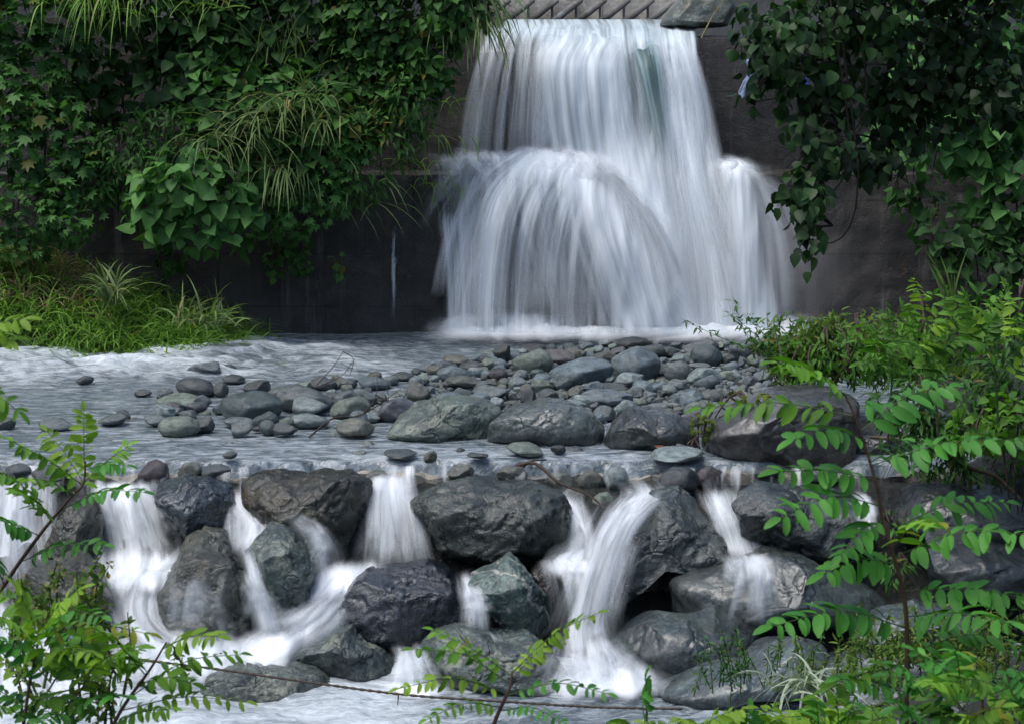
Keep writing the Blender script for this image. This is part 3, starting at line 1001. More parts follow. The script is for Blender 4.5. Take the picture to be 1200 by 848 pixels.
HAND = [
    (242, 432, 47, 20, 'grey', 'jagged grey stone standing in the rapids at the far left of the bar', 1),
    (268, 431, 17, 8, 'dark', None), (231, 454, 50, 20, 'dark', 'dark oblong stone in the shallow water at the left of the bar'),
    (259, 457, 18, 16, 'dark', None), (194, 462, 23, 14, 'grey', None), (209, 469, 53, 14, 'green', 'flat green-grey stone in the water at the left of the bar'),
    (274, 444, 27, 9, 'dark', None), (294, 476, 74, 31, 'teal', 'dark teal rounded boulder lying alone in the shallow water left of the bar'),
    (303, 455, 38, 18, 'dark', 'dark peaked stone just behind the teal rounded one', 1), (327, 461, 32, 16, 'grey', None),
    (355, 467, 72, 29, 'grey', 'dark grey loaf-shaped stone to the right of the teal rounded one'),
    (360, 476, 49, 20, 'pale', 'pale pyramid-shaped stone in front of the loaf-shaped one', 1),
    (404, 467, 30, 17, 'grey', None), (410, 478, 48, 23, 'green', 'pale green rounded stone under the bare twig'),
    (462, 478, 58, 29, 'purple', 'purple-grey wedge-shaped stone right of the bare twig', 1),
    (362, 493, 49, 16, 'pale', 'pale flat stone in front of the pyramid-shaped one'), (279, 495, 41, 12, 'grey', None),
    (211, 499, 52, 22, 'lichen', 'light green-grey rounded stone at the near left of the bar'), (182, 493, 28, 13, 'grey', None),
    (333, 503, 33, 15, 'dark', None, 1), (416, 502, 45, 21, 'brown', 'olive-brown rounded stone in the water left of the lichen-spotted boulder'),
    (379, 449, 33, 14, 'dark', None), (411, 449, 15, 10, 'dark', None), (422, 442, 18, 8, 'blue', None), (438, 440, 21, 8, 'brown', None),
    (472, 441, 28, 9, 'dark', None), (438, 448, 41, 14, 'blue', None), (488, 461, 34, 24, 'brown', 'brown rough stone behind the purple-grey wedge', 1),
    (168, 460, 22, 8, 'dark', None), (338, 428, 24, 7, 'green', None), (99, 445, 22, 9, 'dark', 'small dark stone with white water breaking round it in the left rapids'),
    (5, 496, 27, 13, 'dark', None), (66, 497, 42, 11, 'grey', None), (132, 491, 37, 12, 'grey', None), (145, 486, 19, 11, 'dark', None),
    (536, 422, 34, 11, 'brown', 'low dark brown stone at the far left corner of the bar'), (553, 428, 30, 8, 'dark', None),
    (532, 438, 40, 17, 'blue', 'blue-grey domed stone near the far left corner of the bar'),
    (543, 447, 48, 14, 'brown', 'flat brownish stone in front of the blue-grey domed one'), (584, 439, 23, 15, 'maroon', 'dark maroon pyramid stone left of the pale green block', 1),
    (590, 415, 26, 20, 'black', 'black craggy stone at the far edge of the bar, beside the pale green block', 1), (625, 408, 32, 8, 'black', None),
    (624, 424, 48, 29, 'green', 'pale green angular block at the far side of the bar', 1), (652, 419, 46, 17, 'red', 'reddish-grey stone right of the pale green block'),
    (672, 415, 22, 13, 'brown', None), (680, 437, 77, 30, 'blue', 'large pale blue-grey sloping boulder at the middle of the bar'),
    (610, 440, 21, 12, 'grey', None), (574, 460, 50, 17, 'grey', 'grey ridged stone behind the long lichen-spotted boulder', 1),
    (527, 466, 33, 12, 'blue', None), (563, 466, 28, 10, 'blue', None), (619, 466, 18, 18, 'dark', None),
    (641, 466, 28, 18, 'dark', 'dark green stone standing behind the smooth tan-grey slab'), (670, 474, 34, 12, 'pale', None),
    (710, 467, 65, 22, 'blue', 'pale blue flat-topped stone behind the dark domed boulder', 1), (740, 402, 43, 13, 'black', 'flat black stone at the farthest edge of the bar'),
    (767, 411, 37, 19, 'dark', 'dark pointed stone just right of the flat black one', 1), (709, 419, 33, 15, 'brown', None),
    (745, 429, 59, 37, 'blue', 'tallest rounded blue-grey boulder at the far side of the bar'), (740, 445, 37, 18, 'pale', None, 1),
    (716, 453, 41, 9, 'dark', None), (795, 436, 34, 22, 'grey', 'grey rounded stone right of the tallest rounded boulder'), (819, 429, 29, 9, 'grey', None),
    (825, 439, 49, 23, 'pale', 'pale split angular stone toward the right of the bar', 1), (821, 407, 43, 18, 'purple', 'dark purple flat-topped stone at the far right of the bar', 1),
    (828, 417, 38, 23, 'teal', 'dark teal egg-shaped stone in front of the dark purple one'), (854, 422, 16, 12, 'black', None),
    (874, 409, 42, 28, 'grey', 'grey slanting stone by the far right plants, in the mist', 1), (903, 407, 26, 30, 'lichen', 'pale brown upright stone under the feathery twig at the far right'),
    (829, 448, 30, 17, 'blue', None, 1), (794, 452, 27, 13, 'grey', None), (785, 457, 21, 12, 'pale', None), (797, 422, 25, 11, 'pale', None),
    (899, 430, 21, 18, 'grey', None), (851, 441, 23, 12, 'lichen', None), (737, 485, 21, 15, 'pale', None, 1), (799, 527, 24, 14, 'grey', None, 1),
    (794, 532, 66, 12, 'pale', 'flat pale stone at the waterline in front of the purple-grey boulder'),
    (617, 526, 46, 13, 'green', 'low grey-green stone in the water in front of the tan-grey slab'), (655, 525, 20, 11, 'black', None, 1), (504, 535, 17, 12, 'brown', None),
    (560, 533, 26, 6, 'dark', None), (270, 533, 18, 8, 'dark', None), (470, 531, 40, 7, 'dark', None),
]
rs_ = random.Random(5)
occupied = []
for h in HAND:
    stone(h[0], h[1], h[2], h[3], h[4], h[5], len(h) > 6, rs_)
    occupied.append((h[0], h[1], h[2], h[3]))
for ol, _, _, _ in BAR_B:
    xs_, ys_ = [p[0] for p in ol], [p[1] for p in ol]
    occupied.append(((min(xs_) + max(xs_)) / 2, (min(ys_) + max(ys_)) / 2, max(xs_) - min(xs_), max(ys_) - min(ys_)))


def in_poly(x, y, poly):
    c = False
    j = len(poly) - 1
    for i in range(len(poly)):
        if (poly[i][1] > y) != (poly[j][1] > y) and x < (poly[j][0] - poly[i][0]) * (y - poly[i][1]) / (poly[j][1] - poly[i][1]) + poly[i][0]:
            c = not c
        j = i
    return c


SCAT = [(330, 452), (420, 440), (520, 426), (600, 408), (700, 402), (880, 398), (930, 420), (930, 450), (850, 480), (800, 500), (700, 492), (600, 480), (500, 472), (430, 500), (330, 505), (180, 505), (190, 470)]
cnt = 0
tries = 0
while cnt < 200 and tries < 6000:
    tries += 1
    x, y = rs_.uniform(170, 940), rs_.uniform(398, 508)
    if not in_poly(x, y, SCAT):
        continue
    if x < 480 and rs_.random() < .6:
        continue
    ww = (11 + 19 * rs_.random() ** 1.6) * (.75 + (y - 398) / 260)
    hh = ww * rs_.uniform(.45, .72)
    if any(abs(x - q[0]) < q[2] * .42 and abs(y - q[1]) < q[3] * .42 for q in occupied):
        continue
    occupied.append((x, y, ww * .8, hh * .8))
    stone(x, y, ww, hh, rs_.choice(['grey', 'grey', 'blue', 'blue', 'dark', 'teal', 'pale', 'green', 'brown', 'purple', 'lichen']), None, rs_.random() < .62, rs_)
    cnt += 1

# gravel between the stones: uncountable
a = Acc()
gv, gf = ico(2)
N = 0
gr = np.random.default_rng(3)
gshapes = []
for k in range(8):
    q = facet(gv.copy(), 1200 + k, 7, .6, .9, .9)
    gshapes.append(q)
while N < 3400:
    x, y = gr.uniform(-5.5, 4.4), gr.uniform(17.0, 23.4)
    inside = float(poly_sd(BAR, np.array([x]), np.array([y]))[0])
    if inside > .0 and not (inside < 1.6 and gr.random() < .10):
        continue
    r_ = .02 + .045 * gr.random() ** 2
    zz = float(H(np.array([x]), np.array([y]))[0])
    if inside > 0:
        zz = max(zz, -.02)
    q = gshapes[gr.integers(8)] * np.array([r_ * gr.uniform(.8, 1.5), r_ * gr.uniform(.8, 1.4), r_ * gr.uniform(.5, .8)])
    t = gr.uniform(0, 6.28)
    q = np.stack([q[:, 0] * math.cos(t) - q[:, 1] * math.sin(t), q[:, 0] * math.sin(t) + q[:, 1] * math.cos(t), q[:, 2]], 1)
    a.add(q + np.array([x, y, zz + r_ * .25]), gf, gr.random())
    N += 1
for k in range(500):                                     # gravelly spit at the lower right
    x, y = gr.uniform(1.3, 4.6), gr.uniform(11.8, 14.2)
    r_ = .02 + .06 * gr.random() ** 2
    zz = float(H(np.array([x]), np.array([y]))[0])
    q = gshapes[gr.integers(8)] * np.array([r_ * gr.uniform(.8, 1.5), r_ * gr.uniform(.8, 1.4), r_ * gr.uniform(.5, .8)])
    a.add(q + np.array([x, y, zz + r_ * .4]), gf, gr.random())
tag(link('gravel', a.mesh('gravel', GRAVEL)), 'loose grey gravel filling the gaps between the stones of the bar', 'gravel', kind='stuff')

# the rough sill along the ledge, with stones bedded in it
v, f = box_grid(-9, 4.0, LEDGE_Y + .0, LEDGE_Y + .45, -.75, -.13, .06, .08, 91)
sill = link('stone_sill', mesh_np('stone_sill', v, f, concrete('sill_concrete', (.24, .225, .19), .2)))
tag(sill, 'rough concrete sill under thin water along the top of the boulder step', 'sill')
for k, (x, y, w_, h_, tn) in enumerate([(181, 554, 38, 26, 'maroon'), (222, 552, 30, 18, 'brown'), (445, 559, 34, 18, 'brown'), 
                                         (540, 554, 32, 18, 'brown'), (600, 556, 38, 18, 'brown'), (655, 568, 36, 26, 'brown'), (690, 564, 36, 26, 'brown'),
                                         (722, 560, 32, 24, 'pale'), (795, 563, 50, 28, 'black'), (832, 560, 36, 26, 'maroon'), (672, 590, 38, 30, 'brown'), 
                                         (705, 592, 32, 26, 'lichen'), (250, 553, 42, 16, 'dark'), (60, 556, 44, 20, 'dark'), (20, 552, 34, 16, 'dark'), (900, 552, 40, 14, 'dark'), (960, 555, 44, 18, 'dark')]):
    stone(x, y, w_, h_, tn, {0: 'dark maroon domed stone on the sill, water sliding over it, at the left'}.get(k, 'small brownish stone bedded in the concrete sill under thin water'), False, rs_,
          'stones bedded in the sill', Y=16.36 if x == 795 else (16.52 if y < 580 else 16.35))
for x, y, w_, h_, tn in [(500, 838, 40, 14, 'dark'), (610, 832, 30, 14, 'dark'), (708, 829, 30, 18, 'teal'), (560, 842, 26, 10, 'dark'), (745, 838, 26, 12, 'grey'), (640, 838, 24, 10, 'dark')]:
    stone(x, y, w_, h_, tn, 'small dark stone in the pool at the bottom of the cascade', False, rs_, 'stones in the lower pool', Y=14.1)


# ------------------------------------------------------------------ flowing water
def sheet(rows, nr=60, nc=40, bulge=.12, edge=.18, dens=1.0, name='water', mat=None, wav=.03, seed=0, du=None, umap=None, fade=(.12, .06)):
    """rows: (py, xl, xr, Y, density[, teal]); a sheet of falling water between two edges"""
    rows = [tuple(r) + (0.0,) * (6 - len(r)) for r in rows]
    c = curve_pts(rows, nr)
    V, D, UV, T, FA = [], [], [], [], []
    L = 0
    prev = None
    wid = None
    for i in range(nr):
        y, xl, xr, Y, dn, tl = c[i]
        mid_ = at((xl + xr) / 2, y, Y)
        if prev is not None:
            L += float(np.linalg.norm(mid_ - prev))
        prev = mid_
        W_ = abs(xr - xl) * Y / FPX
        if wid is None:
            wid = W_
        for j in range(nc):
            u = j / (nc - 1)
            uu = umap(u, i / (nr - 1)) if umap else u
            b = math.sin(math.pi * u) ** .7
            p = at(xl + (xr - xl) * uu, y, Y - bulge * b)
            V.append(p)
            tt = i / (nr - 1)
            fd = min(1, (tt + .004) / (fade[0] + 1e-6) if fade[0] else 1, (1.004 - tt) / (fade[1] + 1e-6) if fade[1] else 1)
            e = min(1, u / edge, (1 - u) / edge) if edge > 0 else 1
            e = e * e * (3 - 2 * e)
            dd = max(0, dn) * dens * (du(u, tt) if du else 1)
            D.append(dd * (.55 + .45 * e) - (1 - fd) * .25)
            FA.append(e * (fd * fd * (3 - 2 * fd)))
            T.append(max(0, tl))
            UV.append((u * max(wid, W_ * .6), L))
    V = np.array(V)
    V[:, 1] += wav * fbm(np.stack([V[:, 0] * 7, V[:, 2] * 1.1, V[:, 0] * 0 + seed], 1), 3, 200 + seed)
    return mesh_np(name, V, grid_faces(nr, nc), mat, True, uv=np.array(UV), attrs={'dens': np.array(D), 'teal': np.array(T), 'fade': np.array(FA)})


def strands(name, paths, mat=None, seed=0):
    """many thin veils of water; each path = (list of (px,py,Y), half width px start, half width px end, opacity, fade in, fade out, teal)"""
    V, F, UV, FA, T, n0 = [], [], [], [], [], 0
    NRW = 16
    cu = np.array([-1, -.45, 0, .45, 1.0])
    cf_ = np.array([0, .75, 1, .75, 0])
    for k, (pts, w0, w1, op, fi, fo, tl) in enumerate(paths):
        c = curve_pts(pts, NRW)
        t = np.linspace(0, 1, NRW)
        wd = w0 + (w1 - w0) * t
        tang = np.gradient(c[:, :2], axis=0)
        tang /= np.linalg.norm(tang, axis=1, keepdims=True) + 1e-9
        nx, ny = -tang[:, 1], tang[:, 0]
        L = 0
        for i in range(NRW):
            for q in range(5):
                V.append(at(c[i, 0] + nx[i] * wd[i] * cu[q], c[i, 1] + ny[i] * wd[i] * cu[q], c[i, 2] + .03 * cu[q] * cu[q]))
                f = min(1, (t[i] / fi) if fi > 0 else 1, ((1 - t[i]) / fo) if fo > 0 else 1)
                FA.append(op * cf_[q] * f * f * (3 - 2 * f))
                T.append(tl)
                UV.append((k * .37 + cu[q] * wd[i] * .010, k * 1.3 + t[i] * 2.0))
        i_ = np.arange(NRW * 5).reshape(NRW, 5) + n0
        F.append(np.stack([i_[:-1, :-1], i_[:-1, 1:], i_[1:, 1:], i_[1:, :-1]], -1).reshape(-1, 4))
        n0 += NRW * 5
    return mesh_np(name, np.array(V), np.concatenate(F), mat or STRAND, True, uv=np.array(UV), attrs={'fade': np.array(FA), 'teal': np.array(T)})


def offset_mesh(me, base):
    co = np.zeros(len(me.vertices) * 3)
    me.vertices.foreach_get('co', co)
    me.vertices.foreach_set('co', (co.reshape(-1, 3) - np.asarray(base)).ravel())
    return me


fall = thing('waterfall', 'tall silky white waterfall pouring over the weir in two steps', 'waterfall', (1, 24, 0))


def fpart(name, rows, mat=FALL, **kw):
    me = sheet(rows, mat=mat, name=name, **kw)
    co = np.zeros(len(me.vertices) * 3)
    me.vertices.foreach_get('co', co)
    co = co.reshape(-1, 3) - np.array([1, 24, 0])
    me.vertices.foreach_set('co', co.ravel())
    return link(name, me, fall)


# crest film sliding over the lip, then the first drop
def ss(a, b, x):
    t = min(1, max(0, (x - a) / (b - a)))
    return t * t * (3 - 2 * t)


fpart('upper_curtain', [(23, 590, 812, 26.3, .95, .6), (30, 583, 815, 25.6, 1.0, .55), (42, 566, 817, 24.75, .95, .4), (62, 549, 819, 24.5, .85, .2), (95, 536, 822, 24.4, .75, 0), (140, 529, 830, 24.32, .72, 0), (175, 526, 838, 24.3, .8, 0), (204, 524, 846, 24.3, .85, 0)],
      nr=80, nc=110, bulge=.1, edge=.03, wav=.06, seed=1, dens=0.92, umap=lambda u, t: u ** (1 - .35 * min(1, t * 1.6)), fade=(0, .1), du=lambda u, t: 1 if t < .15 else 1 - ss(.15, .4, t) * (.5 - .5 * ss(.08, .42, u)))
fpart('upper_curtain', [(26, 640, 720, 26.0, .7, .5), (34, 628, 735, 25.3, .8, .45), (48, 612, 752, 24.6, .9, .25), (75, 598, 760, 24.35, .95), (120, 600, 776, 24.25, .92), (170, 606, 790, 24.2, .95), (212, 610, 800, 24.1, 1.0)],
      nr=70, nc=60, bulge=.18, edge=.35, wav=.05, seed=2, dens=0.95)
# the teal tongue at the right and the column below it
fpart('right_column', [(28, 736, 826, 25.9, .9, .25), (40, 738, 826, 25.2, .9, .55), (58, 742, 826, 24.8, .9, .62), (85, 740, 826, 24.5, .9, .35), (130, 738, 834, 24.35, .95, .1), (190, 740, 848, 24.2, 1.0), (260, 752, 876, 23.95, 1.1), (330, 766, 908, 23.75, 1.2), (396, 776, 932, 23.6, 1.3)],
      mat=FALL_SOFT, nr=90, nc=50, bulge=.15, edge=.22, wav=.05, seed=3, dens=1.00, fade=(.02, .02))
fpart('teal_tongue', [(32, 712, 776, 25.3, .8, .8), (46, 720, 782, 24.7, .95, .95), (75, 734, 786, 24.3, 1.0, 1.0), (120, 748, 788, 24.15, .95, .9), (180, 762, 794, 24.02, .8, .6), (250, 772, 806, 23.8, .6, .3)], mat=FALL_SOFT, nr=50, nc=24, bulge=.05, edge=.45, wav=.03, seed=44, fade=(.15, .3))
# middle sweep from the crest down to the base
fpart('middle_sweep', [(44, 650, 748, 24.6, .2), (110, 664, 775, 24.25, .5), (170, 676, 795, 24.1, .8), (230, 680, 812, 23.9, 1.0), (300, 690, 828, 23.7, 1.1), (396, 700, 850, 23.5, 1.15)], mat=FALL_SOFT,
      nr=80, nc=50, bulge=.15, edge=.38, wav=.05, seed=5, dens=1.00, fade=(.6, .02))
# lower bell thrown off the ledge
fpart('lower_bell', [(172, 606, 648, 24.3, .8), (182, 585, 680, 24.0, .9), (198, 560, 716, 23.8, .97), (222, 538, 748, 23.65, .95), (260, 524, 782, 23.5, .88), (310, 516, 815, 23.45, .80), (355, 513, 838, 23.42, .78), (396, 512, 850, 23.4, .95)],
      nr=90, nc=120, bulge=.3, edge=.2, wav=.07, seed=6, dens=0.82, fade=(.14, .03), du=lambda u, t: (1 - .24 * ss(.35, .75, t) * ss(.1, .3, u) * (1 - ss(.5, .75, u))) * (1 - .85 * ss(.55, 1, u)))
fpart('lower_bell', [(170, 600, 655, 24.05, .8), (184, 580, 690, 23.8, 1.0), (206, 562, 728, 23.6, 1.05), (245, 560, 772, 23.4, 1.0), (310, 575, 820, 23.25, .95), (396, 600, 860, 23.2, 1.1)], mat=FALL_SOFT, nr=80, nc=80, bulge=.3, edge=.3, wav=.08, seed=7, dens=0.80, fade=(.2, .04),
      du=lambda u, t: 1 - .42 * ss(.3, .6, t) * (1 - ss(.4, .7, u)))
fpart('spray_fringe', [(160, 550, 720, 24.0, .3), (176, 536, 760, 23.8, .55), (194, 528, 770, 23.6, .6), (220, 525, 770, 23.5, .5), (256, 530, 770, 23.4, .3)], mat=FOAM, nr=40, nc=60, bulge=.2, edge=.5, wav=.05, seed=47, fade=(.5, .5))
fpart('spray_fringe', [(180, 825, 880, 24.1, .4), (190, 820, 905, 23.9, .75), (205, 825, 925, 23.8, .7), (235, 830, 935, 23.7, .4)], mat=FOAM, nr=40, nc=60, bulge=.1, edge=.45, wav=.1, seed=48, fade=(.45, .5))
fpart('spray_fringe', [(168, 480, 740, 24.25, .30), (182, 488, 745, 24.05, .72), (198, 495, 750, 23.9, .7), (225, 500, 760, 23.8, .4)], mat=FOAM, nr=40, nc=60, bulge=.15, edge=.3, wav=.1, seed=17, fade=(.4, .4))
# right splash arc
fpart('right_splash', [(186, 838, 858, 24.2, .8), (193, 834, 880, 24.0, .9), (210, 834, 898, 23.85, .95), (255, 836, 914, 23.75, 1.0), (320, 838, 926, 23.65, 1.0), (396, 840, 940, 23.6, 1.1)], mat=FALL_SOFT, nr=60, nc=60, bulge=.2, edge=.4, wav=.06, seed=8, dens=0.90, fade=(.25, .04), du=lambda u, t: 1 - .3 * ss(.4, .95, u))
# left strands over the edge of the ledge
fpart('left_strands', [(186, 490, 566, 24.1, .45), (200, 498, 566, 23.98, .5), (240, 506, 566, 23.96, .42), (262, 508, 562, 23.94, .75), (290, 512, 562, 23.9, .75), (340, 516, 562, 23.88, .65), (392, 516, 564, 23.86, .7)], nr=60, nc=40, bulge=.06, edge=.3, wav=.05, seed=9)
tr_ = random.Random(4)
link('thin_trickle', offset_mesh(strands('thin_trickle', [([(462 + tr_.uniform(-2, 2), 252 + tr_.uniform(0, 60), 23.98), (461 + tr_.uniform(-3, 3), 310, 23.96), (463 + tr_.uniform(-4, 4), 330 + tr_.uniform(0, 62), 23.94)], tr_.uniform(.8, 1.8), tr_.uniform(1, 3), tr_.uniform(.15, .4), .25, .3, 0.0) for q_ in range(7)]), (1, 24, 0)), fall)
fr_ = random.Random(17)
# upper fan: from the crest, bending over the lip and spreading
paths = []
for k in range(150):
    u = fr_.random() ** .8
    x0, x1 = 585 + 205 * u, 526 + 290 * u ** .82
    if u > .72:
        x1 = 752 + (u - .72) / .28 * 88
    xl = x0 + (x1 - x0) * .55
    y1 = 205 + fr_.uniform(-14, 14) + (170 if u > .5 and fr_.random() < .5 else 0)
    Yo = fr_.uniform(-.12, .02)
    paths.append(([(x0, 27 + fr_.uniform(-2, 3), 25.9), ((x0 + xl) / 2, 42, 24.8 + Yo), (xl, 75, 24.38 + Yo), (x0 + (x1 - x0) * .82, 130, 24.24 + Yo), (x1, min(y1, 205), 24.1 + Yo)] + ([(x1 + 18 + 40 * (u - .5), y1, 23.5 + Yo)] if y1 > 300 else []),
                  fr_.uniform(1.5, 6.5), fr_.uniform(2.0, 10), fr_.uniform(.10, .45) * (.75 if u < .3 else 1), fr_.uniform(.02, .25), fr_.uniform(.08, .3), .75 if .68 < u < .82 else 0.0))
link('upper_strands', offset_mesh(strands('upper_strands', paths), (1, 24, 0)), fall)
# water thrown off the ledge in arcs
paths = []
for k in range(210):
    x0 = fr_.gauss(628, 30)
    a_ = fr_.random()
    x1 = 512 + 305 * a_ ** .8 + fr_.gauss(0, 5)
    y0 = 187 + fr_.uniform(-12, 16) + .0009 * (x0 - 628) ** 2
    lift_ = fr_.uniform(0, 14)
    ye = 396 if fr_.random() < .62 else fr_.uniform(235, 380)
    te = math.sqrt((ye - y0) / (396 - y0))
    Yo = fr_.uniform(-.15, .05)
    pts = []
    for q in range(7):
        t = te * q / 6
        xx = x0 + (x1 - x0) * (1 - (1 - t) ** 1.7)
        pts.append((xx, y0 - lift_ * 4 * t * (1 - t) + (396 - y0) * t ** 1.9, 24.1 - .75 * t + Yo))
    mid_hole = .5 if 585 < x1 < 705 and ye == 396 else 1
    paths.append((pts, fr_.uniform(3, 11), fr_.uniform(5, 18), fr_.uniform(.08, .36) * mid_hole, fr_.uniform(.05, .3), fr_.uniform(.03, .3), 0.0))
for k in range(45):                                         # low flat spray leaving the ledge to the left
    x0, y0 = fr_.uniform(560, 620), fr_.uniform(178, 196)
    x1, y1 = fr_.uniform(485, 540), fr_.uniform(190, 300)
    paths.append(([(x0, y0, 24.1), ((x0 + x1) / 2 - 8, y0 + (y1 - y0) * .2, 23.95), (x1, y1, 23.85)], fr_.uniform(2, 5), fr_.uniform(2, 5), fr_.uniform(.08, .28), .25, .5, 0.0))
link('bell_strands', offset_mesh(strands('bell_strands', paths), (1, 24, 0)), fall)
# the right column and its splash
paths = []
for k in range(120):
    u = fr_.random()
    x0, x1, x2 = 752 + 70 * u, 758 + 88 * u, 760 + 152 * u ** 1.05
    y0 = fr_.uniform(50, 210)
    t0 = (y0 - 50) / 160
    Yo = fr_.uniform(-.12, .03)
    paths.append(([(x0 + (x1 - x0) * t0, y0, 24.55 - .3 * t0 + Yo), (x1 + 4, max(y0 + 30, 215), 24.0 + Yo), ((x1 + x2) / 2 + 6, 300, 23.75 + Yo), (x2, 397, 23.5 + Yo)], fr_.uniform(3, 8), fr_.uniform(7, 20), fr_.uniform(.12, .45), fr_.uniform(.1, .35), .05, 0.0))
for k in range(110):
    x0, y0 = fr_.gauss(848, 10), fr_.uniform(186, 215)
    a_ = fr_.random() ** 1.3
    x1 = 836 + (92 if fr_.random() < .8 else 140) * a_
    ye = 397 if a_ < .55 or fr_.random() < .3 else fr_.uniform(240, 360)
    te = math.sqrt((ye - y0) / (397 - y0))
    up_ = fr_.uniform(0, 12)
    pts = []
    for q in range(6):
        t = te * q / 5
        pts.append((x0 + (x1 - x0) * (1 - (1 - t) ** 1.8), y0 - up_ * 4 * t * (1 - t) + (397 - y0) * t ** 1.9, 24.1 - .55 * t))
    paths.append((pts, fr_.uniform(3, 9), fr_.uniform(5, 17), fr_.uniform(.08, .4) * (1 - .5 * a_), fr_.uniform(.05, .3), fr_.uniform(.05, .4), 0.0))
link('column_strands', offset_mesh(strands('column_strands', paths), (1, 24, 0)), fall)
# boiling foam where it lands
fpart('landing_foam', [(362, 505, 960, 23.8, .6), (372, 500, 965, 23.65, 1.1), (384, 490, 970, 23.4, 1.3), (394, 495, 960, 23.05, 1.15), (404, 510, 930, 22.7, .8)], mat=FOAM, nr=40, nc=160, bulge=.05, edge=.12, wav=.12, seed=19, fade=(.35, .5))

# glassy film slipping over the sill
film = sheet([(540, -60, 1040, 16.95, .6), (547, -60, 1040, 16.66, .85), (553, -60, 1040, 16.53, .85), (564, -60, 1040, 16.45, .72), (580, -60, 1040, 16.40, .62), (602, -60, 1040, 16.34, .5)], nr=30, nc=420, bulge=0, edge=.01, mat=CASC, name='river_water', wav=.05, seed=90,
             du=lambda u, t: .42 + .75 * max(0, math.sin(u * 61 + 3 * math.sin(u * 23))) * (.5 + .5 * math.sin(u * 17 + 1)) + .25 * math.sin(u * 213 + 4 * math.sin(u * 37)), fade=(.1, .3))
tag(link('river_water', film), 'thin glassy film of water slipping over the concrete sill', 'river', kind='structure')

